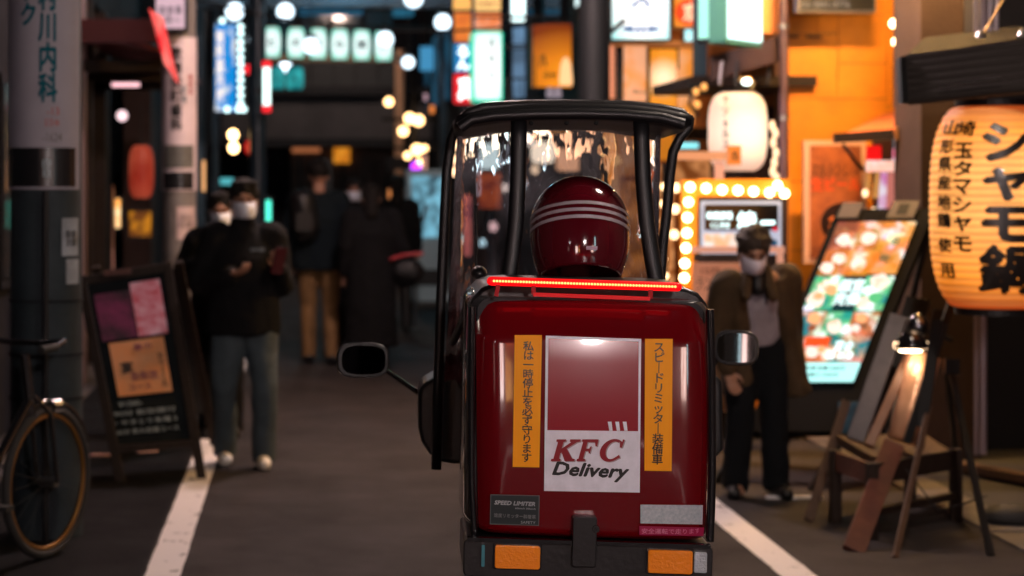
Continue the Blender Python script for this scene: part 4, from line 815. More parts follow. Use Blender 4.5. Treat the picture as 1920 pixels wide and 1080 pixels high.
# pink lit decorations
pd = thing('claw_machine', 'pink and white lit machine glowing between the small awning and the brown wall', 'machine', (at(1702, 340, 12.0).x, 12.0, 0)); P3 = Vector(pd.location)
def DQ(px0, py0, px1, py1, y0, y1, Y=12.0):
    a, b2 = at(px0, py1, Y) - P3, at(px1, py0, Y) - P3; return MB().rbox(a.x, b2.x, y0, y1, max(a.z, 0), b2.z, .008)
ob('cabinet', DQ(1680, 250, 1724, 780, .05, .5), M_BLACK, pd)
ob('lit_header', DQ(1680, 257, 1722, 276, -.02, .04), emit('whiteblue', (.65, .85, 1), 1.1, c2=(.2, .25, .35), scale=16), pd)
ob('lit_front', DQ(1678, 278, 1720, 324, -.03, .04), emit('pinkmix', (1, .75, .9), 1.4, c2=(.9, .0, .12), scale=14, lo=.44, hi=.52), pd)
ob('red_board', DQ(1624, 273, 1650, 300, -.03, 0), emit('redboard', (1, .01, .01), .9), pd)
ob('pale_board', DQ(1624, 301, 1676, 322, -.05, 0), emit('palepink', (1, .55, .42), 1.1, c2=(1, .85, .85), scale=9), pd)
for k, (x0, x1, y1, c) in enumerate(((1626, 1633, 370, 'am'), (1642, 1650, 372, 'am'), (1652, 1664, 400, 'pu'), (1666, 1684, 402, 'pk'))):
    ob('streamer', MB().hexa(*[q - P3 for q in (at(x0 - 6, y1, 11.9), at(x1 - 3, y1, 11.9), at(x1, 323, 11.9), at(x0, 323, 11.9))], (0, .01, 0)), {'am': emit('st_amber', (1, .45, .12), .55), 'pu': emit('st_purple', (.75, .25, .55), .8, c2=(1, .9, 1), scale=12, lo=.3, hi=.6), 'pk': emit('st_pink', (.9, .28, .22), .6)}[c], pd)
for k, (px, py) in enumerate(((1622, 362), (1638, 396), (1622, 398), (1716, 282))): q = at(px, py, 11.7) - P3; ob('bulb', MB().ell(tuple(q), .018, .018, .024, 10, 8), emit('cream_small', (1, .7, .4), 2.2), pd, smooth=2)

# ---- lit food menu board
mbd = thing('menu_stand', 'tall tilted black menu stand with glowing food photographs facing the road', 'menu board', (at(1590, 340, 10.6).x, 10.6, 0)); M0 = Vector(mbd.location)
mTL, mTR, mBR, mBL = (at(1573, 418, 10.75) - M0, at(1718, 418, 10.55) - M0, at(1600, 716, 10.15) - M0, at(1452, 716, 10.35) - M0)
nm = (mBR - mTL).cross(mTR - mBL).normalized(); nm = -nm if nm.y > 0 else nm
def mp_(u, v, o=0.): return mTL.lerp(mTR, u).lerp(mBL.lerp(mBR, u), v) + nm * o
def mq(u0, v0, u1, v1, o, th): return MB().hexa(mp_(u0, v0, o), mp_(u0, v1, o), mp_(u1, v1, o), mp_(u1, v0, o), -nm * th)
ob('frame', mq(-.11, -.10, 1.16, 1.30, -.005, .05), mat('stand_black', (.004, .004, .005), .8, spec=.08), mbd, bevel=.006)
ob('header_plate', mq(-.05, -.13, .22, -.03, .008, .012), mat('grey_plate', (.07, .055, .06), .5), mbd); ob('header_plate', mq(.60, -.14, .94, -.03, .008, .012), mat('grey_plate', (.07, .055, .06), .5), mbd)
ob('mark', mq(.70, -.12, .84, -.05, .010, .0015), M_BLACK, mbd)
for su in (-.09, 1.12):
    ob('leg', MB().beam(mp_(su, 1.25, -.03), Vector((mp_(su, 1.7).x, mp_(su, 1.25).y - .1, 0)), .04, .04), M_BLACK, mbd)
    ob('leg', MB().beam(mp_(su, .0, -.07), Vector((mp_(su, .6).x, mp_(su, 1.25).y + .55, 0)), .03, .03), M_BLACK, mbd)
def dish(nm_, base, f1, f2, sc_=14):
    m = bpy.data.materials.new(nm_); m.use_nodes = True; n = m.node_tree.nodes; l = m.node_tree.links; b = n['Principled BSDF']; b.inputs['Roughness'].default_value = .45; b.inputs['Specular IOR Level'].default_value = .1; b.inputs['Base Color'].default_value = (*[x * .12 for x in base], 1)
    tc = n.new('ShaderNodeTexCoord'); v = n.new('ShaderNodeTexVoronoi'); v.inputs['Scale'].default_value = sc_; v.inputs['Randomness'].default_value = 1; nz = n.new('ShaderNodeTexNoise'); nz.inputs['Scale'].default_value = sc_ * .55; nz.inputs['Detail'].default_value = 4
    r = n.new('ShaderNodeValToRGB'); r.color_ramp.interpolation = 'EASE'; e_ = r.color_ramp.elements; e_[0].position = .40; e_[0].color = (*base, 1); e_[1].position = .60; e_[1].color = (*f1, 1); q = e_.new(.51); q.color = (*f2, 1)
    l.new(tc.outputs['Object'], v.inputs['Vector']); l.new(tc.outputs['Object'], nz.inputs['Vector'])
    mx = n.new('ShaderNodeMix'); mx.data_type = 'RGBA'; mx.blend_type = 'MULTIPLY'; mx.inputs[0].default_value = .35; l.new(nz.outputs[0], r.inputs[0]); l.new(r.outputs[0], mx.inputs[6]); l.new(v.outputs['Color'], mx.inputs[7]); l.new(mx.outputs[2], b.inputs['Emission Color']); b.inputs['Emission Strength'].default_value = 1.25; return m
W3 = (.85, 1, 1)
D = [dish('dish_a', (.55, .16, .03), (1.1, .8, .6), (.7, .25, .06)), dish('dish_b', (.75, .24, .02), (1.2, .95, .8), (.9, .35, .1)), dish('dish_c', (.02, .22, .24), (1.1, 1.1, 1.0), (.7, .35, .2)), dish('dish_d', (.01, .30, .26), (1.2, 1.2, 1.2), (.15, .55, .25)), dish('dish_e', (.25, .08, .04), (1.1, .9, .85), (.7, .2, .08))]
tiles = [(0, 0, .30, .17, 4), (.31, 0, .62, .17, 0), (.63, 0, 1, .33, 1), (0, .18, .30, .34, 0), (.31, .18, .62, .34, 1), (0, .35, .36, .56, 3), (.66, .35, 1, .56, 3), (0, .575, .33, .72, 2), (.34, .575, .66, .72, 3), (.67, .575, 1, .72, 4), (0, .73, .12, .88, 3), (.13, .73, .52, .88, 4), (.53, .73, 1, .88, 2)]
for k, (u0, v0, u1, v1, d) in enumerate(tiles): ob('photo', mq(u0, v0, u1, v1, .012 + .001 * (k % 3), .014), D[d], mbd)
ob('text_tile', mq(.37, .35, .65, .56, .012, .014), emit('teal_tile', (.0, .05, .06), .6), mbd)
ob('price_strip', mq(.0, .89, 1, 1.0, .014, .016), emit('strip_cyan', (.45, .95, .92), 1.2), mbd)
ob('red_tile', mq(.20, .735, .50, .79, .0155, .0015), emit('red_tile', (1, .08, .01), 1.0), mbd)
# plates of food raised on the photos (printed discs)
rnd = random.Random(4)
def mdisc(u, v, r, m, o, nme='plate_print', sx=1.):
    ux = (mp_(1, v) - mp_(0, v)).normalized(); uz = nm.cross(ux).normalized(); c = mp_(u, v, o); n = 14
    pts = [c + ux * r * sx * math.cos(2 * PI * k / n) * (1 + .14 * rnd.uniform(-1, 1)) + uz * r * math.sin(2 * PI * k / n) * (1 + .14 * rnd.uniform(-1, 1)) for k in range(n)]
    vs = pts + [p - nm * .0012 for p in pts]; ob(nme, MB().add(vs, [tuple(range(n)), tuple(range(2 * n - 1, n - 1, -1))] + [(i, i + n, (i + 1) % n + n, (i + 1) % n) for i in range(n)]), m, mbd)
WPL = emit('plate_white', (1, .90, .82), .95, c2=(.95, .5, .3), scale=22, lo=.3, hi=.5); PLO = emit('plate_orange', (1, .45, .2), 1.0); PLG = emit('plate_green', (.1, .6, .25), .9); PLB = emit('plate_brown', (.35, .10, .04), .7)
for (u, v, r, m) in ((.17, .12, .055, WPL), (.48, .11, .06, WPL), (.20, .24, .05, WPL), (.10, .30, .055, WPL), (.48, .27, .06, WPL), (.52, .31, .03, PLO), (.15, .41, .05, WPL), (.12, .50, .07, WPL), (.14, .48, .035, PLO), (.07, .38, .03, PLG), (.27, .44, .045, PLO), (.85, .39, .07, WPL), (.88, .49, .05, PLG), (.74, .52, .05, WPL), (.90, .49, .03, WPL), (.20, .62, .05, PLO), (.22, .68, .03, PLB), (.50, .67, .06, WPL), (.80, .62, .045, PLO), (.78, .68, .035, WPL), (.35, .83, .05, WPL), (.25, .85, .03, PLO), (.45, .81, .03, PLO)): mdisc(u, v, r * .72, m, .0165 + .0005 * rnd.random() + (.002 if m is not WPL else 0))
def mtext(body, m, u, v, fw, fh, out=.018, **k):
    me = text_mesh(body, m, (fw, fh), **k); ux = (mp_(1, v) - mp_(0, v)).normalized(); uz = nm.cross(ux).normalized(); uz = -uz if uz.z < 0 else uz; p = mp_(u, v, out); up_ = (mp_(u, 0) - mp_(u, 1)).normalized()
    for q in me.vertices: q.co = p + ux * q.co.x + up_ * q.co.z - nm * q.co.y
    return ob('lettering', me, m, mbd)
TG = emit('teal_white', (.75, 1, 1), 1.5)
mtext('個室\n完備', TG, .51, .455, .135, .17, bold=.02); mtext('宴会', TG, .72, .79, .10, .07, bold=.02); mtext('鍋 刺身', TG, .72, .85, .14, .05, bold=.02)
mtext('名', mat('teal_print', (.0, .15, .2), .5), .84, .13, .05, .05); mtext('物', mat('teal_print', (.0, .15, .2), .5), .78, .24, .05, .05)
mtext('コース料理 各種 2480円', mat('teal_print', (.0, .15, .2), .5), .5, .925, .28, .022); mtext('飲み放題付 3980円', mat('teal_print', (.0, .15, .2), .5), .5, .965, .24, .018)

# ---- brown pier, doorway and step on the right
br = thing('brown_pier', 'plain brown wall pier behind the big yellow lantern', 'wall', (at(1785, 340, 11).x, 11.0, 0)); a_ = at(1727, 340, 11); c_ = at(1836, 340, 11)
ob('wall', MB().box(a_.x - br.location.x, c_.x - br.location.x, 0, .5, 0, 3.6), M_BROWN, br)
dw = thing('doorway', 'dark doorway with pale metal tubes behind the big yellow lantern', 'doorway', (at(1890, 340, 10.6).x, 10.6, 0)); D0 = Vector(dw.location)
ob('dark_opening', MB().box(-.14, 1.6, .8, 1.0, 0, 3.4), M_BLACK, dw)
ob('header', MB().box(-.14, 1.6, .02, .3, 2.05, 3.4), mat('header_black', (.008, .007, .007), .6), dw)
for px, w_ in ((1830, .010), (1843, .02)):
    q = at(px, 340, 10.4) - D0; ob('metal_tube', MB().tube([(q.x, q.y, .12), (q.x, q.y, 2.6)], w_, 12), mat('alu', (.42, .36, .40), .35, metal=.4), dw, smooth=True)
for px in (1856, 1868): q = at(px, 0, 9.6) - D0; ob('upper_tube', MB().tube([(q.x, q.y, 2.25), (q.x, q.y, 3.2)], .012, 10), mat('alu', (.42, .36, .40), .35, metal=.4), dw, smooth=True)
st = thing('timber_step', 'long worn timber sill along the doorway, lit orange', 'step', (3.9, 9.9, 0)); S0 = Vector(st.location)
ob('sill', MB().hexa(*[q - S0 for q in (at(1690, 862, 10.9), at(1930, 908, 9.95), at(1930, 893, 9.95), at(1690, 850, 10.9))], (.06, .10, 0)), M_WOODL, st)
ob('riser', MB().hexa(*[q - S0 + Vector((.02, .02, 0)) for q in (at(1690, 872, 10.9), at(1930, 940, 9.95), at(1930, 909, 9.95), at(1690, 863, 10.9))], (.06, .10, 0)), M_BLACK, st)

# ---- eave and big yellow lantern
ev = thing('metal_eave', 'dark ribbed sheet metal eave hanging above the big yellow lantern', 'eave', at(1810, 140, 8.5)); E0 = Vector(ev.location)
L0, L1, R1, R0 = at(1703, 192, 8.55), at(1697, 108, 8.75), at(1990, 68, 8.3), at(1990, 164, 8.1)
EM = mat('eave_metal', (.020, .016, .015), .5, metal=.2, bump=.3, bscale=25)
ob('back_sheet', MB().hexa(*[q - E0 + Vector((0, .03, 0)) for q in (L0, R0, R1, L1)], (0, .02, 0)), EM, ev)
for k in range(6):
    u = (k + .5) / 6; p0 = L0.lerp(L1, u) - E0; p1 = R0.lerp(R1, u) - E0; ob('rib', MB().tube([p0, p1], [(.030, .020)] * 2, 8, ref=(0, 0, 1)), EM, ev, smooth=True)
ob('end_plate', MB().hexa(*[q - E0 for q in (at(1692, 194, 8.5), at(1704, 194, 8.5), at(1698, 106, 8.7), at(1688, 106, 8.7))], (0, .06, 0)), M_BLACK, ev)
ob('trim_line', MB().tube([at(1762, 163, 8.42) - E0, at(1876, 146, 8.22) - E0], .003, 6), M_STEEL, ev)
ob('stay', MB().tube([at(1840, 70, 8.5) - E0, at(1886, -10, 8.5) - E0], .006, 8), mat('brass', (.6, .35, .12), .3, metal=1), ev, smooth=True)
for px, py in ((1839, 68), (1917, 66)): ob('eye_bolt', MB().lathe([(.02, -.01), (.022, .0), (.012, .02), (.005, .03), (.001, .03)], 14, tuple(at(px, py, 8.45) - E0)), M_STEEL, ev)
ob('roof_deck', MB().hexa(*[q - E0 for q in (at(1700, 104, 8.8), at(1990, 60, 8.35), at(1990, 40, 9.6), at(1735, 70, 9.9))], (0, 0, -.03)), mat('stand_black', (.004, .004, .005), .8, spec=.08), ev)

YL = 8.55; RL = .276; HL = 388 * YL / F; lc = at(1866, 388, YL)
yl = thing('yellow_paper_lantern', 'huge ribbed yellow paper lantern with black brush lettering at the edge of the picture', 'lantern', lc)
HB = HL * .97; neckL = RL * .60
def bigR(z):
    t = max(-1, min(1, z / (HB / 2))); return neckL + (RL - neckL) * (1 - abs(t) ** 3.0) ** .62
pr = [(neckL * .97, -HB / 2)]; NR = 27
for i in range(NR * 6 + 1):
    t = -1 + 2 * i / (NR * 6); z = t * HB / 2; pr.append((bigR(z) + .0045 * abs(math.sin(PI * NR * (t + 1) / 2)), z))
def lantern_paper(nm_, hot, mid, edge, H, s):
    m = bpy.data.materials.new(nm_); m.use_nodes = True; n = m.node_tree.nodes; l = m.node_tree.links; b = n['Principled BSDF']; b.inputs['Base Color'].default_value = (.7, .38, .12, 1); b.inputs['Roughness'].default_value = .6
    tc = n.new('ShaderNodeTexCoord'); sp_ = n.new('ShaderNodeSeparateXYZ'); l.new(tc.outputs['Object'], sp_.inputs[0])
    mr = n.new('ShaderNodeMapRange'); mr.inputs[1].default_value = -H / 2; mr.inputs[2].default_value = H / 2; l.new(sp_.outputs['Z'], mr.inputs[0])
    r = n.new('ShaderNodeValToRGB'); E_ = r.color_ramp.elements; E_[0].color = (*edge, 1); E_[1].color = (*edge, 1); E_[0].position = .02; E_[1].position = .97
    for p_, c in ((.16, mid), (.45, hot), (.72, hot), (.88, mid)): q = E_.new(p_); q.color = (*c, 1)
    nz = n.new('ShaderNodeTexNoise'); nz.inputs['Scale'].default_value = 5; nz.inputs['Detail'].default_value = 4; l.new(tc.outputs['Object'], nz.inputs['Vector'])
    mx = n.new('ShaderNodeMix'); mx.data_type = 'RGBA'; mx.blend_type = 'MULTIPLY'; mx.inputs[0].default_value = .5; l.new(mr.outputs[0], r.inputs[0]); l.new(r.outputs[0], mx.inputs[6])
    r2 = n.new('ShaderNodeValToRGB'); r2.color_ramp.elements[0].color = (.55, .45, .35, 1); r2.color_ramp.elements[0].position = .35; r2.color_ramp.elements[1].position = .55; l.new(nz.outputs[0], r2.inputs[0]); l.new(r2.outputs[0], mx.inputs[7])
    # ribs: wires inside shade the paper in thin rings
    wv = n.new('ShaderNodeMath'); wv.operation = 'MULTIPLY'; wv.inputs[1].default_value = PI * NR / H; l.new(sp_.outputs['Z'], wv.inputs[0])
    cs = n.new('ShaderNodeMath'); cs.operation = 'COSINE' if NR % 2 else 'SINE'; l.new(wv.outputs[0], cs.inputs[0]); ab_ = n.new('ShaderNodeMath'); ab_.operation = 'ABSOLUTE'; l.new(cs.outputs[0], ab_.inputs[0])
    m3 = n.new('ShaderNodeMapRange'); m3.inputs[1].default_value = 0; m3.inputs[2].default_value = .6; m3.inputs[3].default_value = s * .28; m3.inputs[4].default_value = s; l.new(ab_.outputs[0], m3.inputs[0])
    l.new(mx.outputs[2], b.inputs['Emission Color']); l.new(m3.outputs[0], b.inputs['Emission Strength']); return m
ob('paper_shade', MB().lathe(pr, 64), lantern_paper('yellow_paper', (1.08, .44, .11), (1.0, .27, .012), (.40, .045, .004), HB, 1.0), yl, smooth=2)
for sg in (-1, 1): ob('end_ring', MB().lathe([(.001, sg * HB / 2), (neckL * 1.04, sg * HB / 2), (neckL * 1.04, sg * (HB / 2 + .03)), (.001, sg * (HB / 2 + .03))], 36), M_BLACK, yl)
for dx in (-.10,): ob('wire', MB().tube([(dx, -.05, HB / 2), (dx, -.05, HB / 2 + .09)], .006, 8), M_STEEL, yl)
zL = lambda py: CH - (py - VY) * YL / F - lc.z
INK = mat('brush_ink', (.010, .007, .006), .35, coat=.3)
for ch, pc, hh, ww in (('シ', 268, 72, 82), ('ャ', 345, 62, 84), ('モ', 418, 66, 88), ('鍋', 500, 92, 96)):
    wrap_text(yl, ch, INK, bigR, -.17, zL(pc), (ww * YL / F, hh * YL / F), bold=.045, th=.007)
for ch, pc in zip('埼玉タマシャモ', (243, 283, 316, 350, 383, 418, 455)):
    wrap_text(yl, ch, INK, bigR, -.85, zL(pc), (.086, .068), bold=.03, th=.007)
for ch, pc in zip('山形県産地鶏使用', (240, 275, 308, 342, 378, 412, 458, 505)):
    wrap_text(yl, ch, INK, bigR, -1.20, zL(pc), (.086, .066), bold=.03, th=.007)

# ---- bench, leaning boards and easel
bn = thing('bench', 'dark wooden bench with leaning boards resting on it by the doorway', 'bench', (at(1680, 340, 9.3).x, 9.3, 0)); N0 = Vector(bn.location)
q = lambda px, py, Y: at(px, py, Y) - N0
ob('seat', MB().hexa(q(1566, 815, 9.25), q(1635, 855, 8.75), q(1800, 855, 9.2), q(1735, 815, 9.75), (0, 0, -.045)), M_WOODL, bn, bevel=.004)
for (a_, b_, Y1) in ((1566, 980, 9.0), (1635, 1012, 8.6), (1792, 985, 9.05), (1706, 955, 9.5)):
    zt = .34; p = at(a_, 900, Y1) - N0; ob('leg', MB().box(p.x - .025, p.x + .025, p.y - .025, p.y + .025, 0, zt), M_WOOD, bn, bevel=.003)
a1, a2 = at(1635, 900, 8.6) - N0, at(1792, 900, 9.05) - N0; ob('stretcher', MB().beam((a1.x, a1.y, .12), (a2.x, a2.y, .12), .03, .04), M_WOOD, bn)
a1, a2 = at(1566, 900, 9.0) - N0, at(1635, 900, 8.6) - N0; ob('apron', MB().beam((a1.x, a1.y, .29), (a2.x, a2.y, .29), .09, .02), M_WOODR, bn)
a1, a2 = at(1635, 900, 8.6) - N0, at(1792, 900, 9.05) - N0; ob('apron', MB().beam((a1.x, a1.y, .29), (a2.x, a2.y, .29), .09, .02), M_WOOD, bn)
def plank(name, label, cat, p0, p1, w_, t_, m, up=(0, 1, 0), bev=.003):
    o = tag(ob(name, MB(), None), label, cat); me = MB().beam(Vector(p0) - Vector(p1) * 1, (0, 0, 0), w_, t_, up).mesh(name); me.materials.append(m); o.data = me; o.location = p1
    b_ = o.modifiers.new('bevel', 'BEVEL'); b_.width = bev; b_.segments = 2; return o
plank('leaning_board', 'tan worn plank leaning at the end of the bench nearest the curly haired man', 'plank', at(1587, 752, 9.35), at(1516, 976, 9.04), .045, .02, M_WOODL)
plank('leaning_board', 'flat dark grey board standing tilted on the bench, beside the narrow brown one', 'board', at(1686, 592, 9.3), at(1604, 826, 9.15), .085, .03, mat('board_grey', (.10, .085, .10), .4, var=.4), up=(.5, 1, 0))
plank('leaning_board', 'narrow brown board with an orange lower end between the grey board and the shiny roll', 'board', at(1706, 664, 9.15), at(1630, 836, 8.95), .042, .03, mat('board_brown', (.22, .09, .04), .4, var=.4), up=(.5, 1, 0))
plank('leaning_board', 'red brown board leaning low against the bench, foot towards the road line', 'board', at(1676, 832, 8.75), at(1600, 1034, 8.3), .095, .03, M_WOODR, up=(.3, 1, 0))
ro = thing('shiny_roll', 'shiny copper coloured wrapped menu roll lit from above on the bench', 'roll', at(1694, 826, 9.0)); R0_ = Vector(ro.location); tp = at(1733, 668, 9.1) - R0_
ob('wrapped_tube', MB().tube([(0, 0, 0), tp * .33, tp * .66, tp], [.072, .078, .074, .075], 24), mat('copper_wrap', (.80, .45, .27), .28, metal=.35, bump=.6, bscale=14), ro, smooth=2)
ob('end_cap', MB().tube([tp * 1.001, tp * 1.06], [.068, .066], 24), M_BLACK, ro, smooth=True)
lm = thing('ring_lamp', 'chrome clip lamp with a half ring of small cream bulbs above the shiny roll', 'lamp', at(1712, 640, 9.0)); L0_ = Vector(lm.location)
ob('head', MB().ell((.03, .02, .07), .050, .045, .060, 20, 12), mat('dark_chrome', (.16, .16, .17), .25, metal=1), lm, smooth=2)
ob('reflector', MB().lathe([(.045, .04), (.085, -.02), (.08, -.03), (.04, .03)], 28, (-.01, 0, -.0)), M_BLACKG, lm, smooth=2)
RB_ = emit('ring_bulb', (1, .66, .38), 3.2)
for k in range(8): a = PI + PI * (k + .2) / 7.5; ob('bulb', MB().ell((-.01 + .075 * math.cos(a), .05 * math.sin(a), -.018), .0105, .0105, .018, 10, 8), RB_, lm, smooth=2)
ob('diffuser', MB().ell((-.012, -.0, -.045), .055, .04, .006, 20, 8), emit('ring_diff', (1, .66, .40), 22), lm, smooth=2)
ob('clip_arm', MB().tube([(.06, .02, .05), (.14, .05, .03), (.20, .05, .0)], .012, 8), M_BLACK, lm, smooth=True)
plank('leaning_board', 'black framed board half hidden behind the flat dark grey one on the bench', 'board', at(1722, 560, 9.75), at(1655, 800, 9.6), .12, .03, M_BLACK, up=(.5, 1, 0))
plank('leaning_board', 'thin dark lath leaning across the easel beside the brown pier', 'board', at(1760, 580, 9.35), at(1722, 842, 9.25), .05, .02, M_WOOD, up=(.5, 1, 0))
lp_ = thing('price_card', 'small blue lit card standing on the bench by the tan worn plank', 'sign', at(1592, 812, 9.35)); ob('card', MB().box(-.05, .045, 0, .012, 0, .15), mat('card_blue', (.08, .22, .34), .4, c2=(.02, .05, .08), vscale=14), lp_); ob('edge', MB().box(-.054, .049, .0125, .018, -.003, .154), M_BLACK, lp_)
es = thing('easel', 'black folding easel with splayed legs behind the bench, holding a narrow board', 'easel', (at(1790, 340, 9).x, 9.0, 0)); e0 = Vector(es.location); q = lambda px, py, Y: at(px, py, Y) - e0
def zero(v): v.z = 0; return v
ob('leg', MB().beam(q(1778, 672, 9.0), zero(q(1858, 1042, 8.2)), .028, .02), M_BLACK, es); ob('leg', MB().beam(q(1790, 548, 9.0), q(1700, 830, 8.85), .034, .02), M_BLACK, es)
ob('leg', MB().beam(q(1742, 760, 8.9), zero(q(1678, 1046, 8.16)), .024, .016), M_WOODL, es); ob('leg', MB().beam(q(1775, 690, 9.0), zero(q(1800, 930, 9.8)), .024, .016), M_BLACK, es)
ob('narrow_board', MB().beam(q(1758, 600, 8.95), q(1728, 800, 8.85), .05, .02, (.6, 1, 0)), M_BLACK, es); ob('clamp', MB().box(q(1768, 680, 8.95).x, q(1796, 680, 8.95).x, -.08, -.04, q(0, 702, 8.95).z, q(0, 672, 8.95).z), M_BLACKG, es)
ob('chain', MB().tube([q(1700, 880, 8.7), q(1760, 960, 8.6), q(1850, 930, 8.4)], .004, 6), M_BLACK, es)
sb = tag(ob('sandbag', MB(), None), 'dark slumped sandbag on the ground at the foot of the easel', 'bag'); sb.data = MB().ell((0, 0, .05), .15, .1, .06, 20, 10).mesh('sandbag'); sb.data.materials.append(mat('bag_black', (.012, .012, .013), .7, bump=.5, bscale=30)); sb.location = (at(1900, 340, 8.9).x, 8.9, 0)
for p in sb.data.polygons: p.use_smooth = True
gl_ = tag(ob('metal_plate', MB().box(-.14, .14, -.02, .02, 0, .012), mat('plate_pale', (.6, .6, .62), .35)), 'thin pale strip lying on the ground by the feet of the curly haired man', 'strip'); gl_.location = (at(1490, 340, 9.65).x, 9.66, .004)

# ================================================================== LIT THINGS ADDED BEHIND THE CAMERA, for box reflections and front light
def flatlit(name, label, cat, x, y0, y1, z0, z1, side, m, bars=3):
    t = thing(name, label, cat, (x, (y0 + y1) / 2, z0)); hw_ = (y1 - y0) / 2; h = z1 - z0; a, b_ = (0, .06) if side > 0 else (-.06, 0)
    ob('frame', MB().box(a, b_, -hw_ - .05, hw_ + .05, -.05, h + .05), M_BLACK, t)
    c, d = (.061, .07) if side > 0 else (-.07, -.061); n_ = bars; w_ = 2 * hw_ / n_
    for k in range(n_): ob('lit_pane', MB().box(c, d, -hw_ + k * w_ + .02, -hw_ + (k + 1) * w_ - .02, 0, h), m, t)
    return t
flatlit('added_shop_window', 'added pinkish white shop window behind the camera, bicycle side of the street', 'window', -1.9, -3.4, -1.2, .9, 2.1, 1, emit('added_win', (1, .80, .78), 17, c2=(.6, .3, .25), scale=2.5), 3)
flatlit('added_shop_window', 'added amber shop window behind the camera, bicycle side of the street', 'window', -1.9, -7.0, -4.8, .8, 1.9, 1, emit('added_win2', (1, .5, .16), 9, c2=(.5, .15, .03), scale=3), 4)
flatlit('added_shop_window', 'added pale shop window behind the camera, lantern side of the street', 'window', 4.34, -5.5, -2.5, .9, 2.2, -1, emit('added_win3', (1, .74, .66), 17, c2=(.5, .25, .2), scale=2), 4)
flatlit('vertical_sign', 'added tall white and cyan sign behind the camera, lantern side of the street', 'sign', 4.34, -1.6, -1.0, 1.2, 3.4, -1, emit('added_win4', (.6, .95, 1), 9), 1)
hang_b = thing('paper_lantern', 'added red paper lantern hanging behind the camera by the amber shop window', 'lantern', (-1.35, -4.2, 2.2)); ob('paper_shade', MB().lathe(lantern_prof(.2, .5, .1, 30, 10, .004), 24), emit('added_red_lan', (1, .12, .04), 5), hang_b, smooth=2)
for sg in (-1, 1): ob('end_ring', MB().lathe([(.001, sg * .25), (.11, sg * .25), (.11, sg * .28), (.001, sg * .28)], 20), M_BLACK, hang_b)
# ================================================================== DELIVERY SCOOTER
sct = thing('delivery_scooter', 'red canopy delivery scooter with a big red box on its back, standing in the road', 'scooter', (.682 + .012, 4.53, 0), rot=(0, math.radians(1.2), math.radians(-3)))
bpy.context.view_layer.update()
SM = Matrix.LocRotScale(sct.location, sct.rotation_euler, None); SI = SM.inverted()
camp = SI @ Vector((0, 0, CH))
def Lc(px, py, ly):
    """point of the scooter's own plane y = ly seen at photo position px, py"""
    d = (SI @ at(px, py, 5.0)) - camp; return camp + d * ((ly - camp.y) / d.y)
RED = mat('box_red', (.13, .001, .004), .16, coat=1.0, bump=.05, bscale=5, var=.1)
M_ABS = mat('black_abs', (.010, .010, .011), .30, bump=.1, bscale=60)
# rear door with a crease and a crowned lower panel
dTL, dTR, dBL, dBR = Lc(893, 558, 0), Lc(1334, 566, 0), Lc(897, 1003, 0), Lc(1330, 1018, 0)
def door_y(u, v):
    k = .175
    if v < k: y = .055 - .055 * (v / k) ** .8          # upper slope leaning forward
    else:
        s_ = (v - k) / (1 - k); y = -.012 * math.sin(PI * min(s_ * 1.05, 1))
    y += .06 * max(0, abs(u - .5) * 2 - .80) ** 2 / .04 * .5
    y += .020 * (2 * u - 1) ** 2
    return y + .03 * (max(0, .03 - v) / .03) ** 2 + .02 * (max(0, v - .97) / .03) ** 2
mb = MB(); nu, nv = 44, 60; vs = []
us = [0, .004, .01, .02, .035] + [.05 + .9 * i / (nu - 10) for i in range(nu - 9)] + [.965, .98, .99, .996, 1]
vv = [0, .004, .01, .02, .035] + [.05 + .9 * i / (nv - 10) for i in range(nv - 9)] + [.965, .98, .99, .996, 1]
for v in vv:
    for u in us:
        # rounded silhouette corners and slight waist
        p = dTL.lerp(dTR, u).lerp(dBL.lerp(dBR, u), v); cr = .020
        du = min(u, 1 - u) * .555; dv = min(v, 1 - v) * .56
        if du < cr and dv < cr:
            a = cr - du; b2 = cr - dv; L_ = math.hypot(a, b2)
            if L_ > cr: k = cr / L_; sx = 1 if u < .5 else -1; sz = -1 if v < .5 else 1; p.x += sx * (a - a * k); p.z += sz * (b2 - b2 * k) * (1)
        p.y = door_y(u, v); vs.append(p)
W_ = len(us); mb.add(vs, [(j * W_ + i, j * W_ + i + 1, (j + 1) * W_ + i + 1, (j + 1) * W_ + i) for j in range(len(vv) - 1) for i in range(W_ - 1)])
door = ob('box_door', mb, RED, sct, smooth=2)
# make sure the lid faces the camera
def dp(px, py, out=.003):
    p = Lc(px, py, 0); v = (p.z - dTL.z) / (dBL.z - dTL.z); u = (p.x - dTL.x) / (dTR.x - dTL.x); q = Lc(px, py, door_y(u, v)); q.y = door_y(u, v) - out; return q
x0, x1, z0, z1 = dTL.x, dTR.x, dBL.z, dTL.z
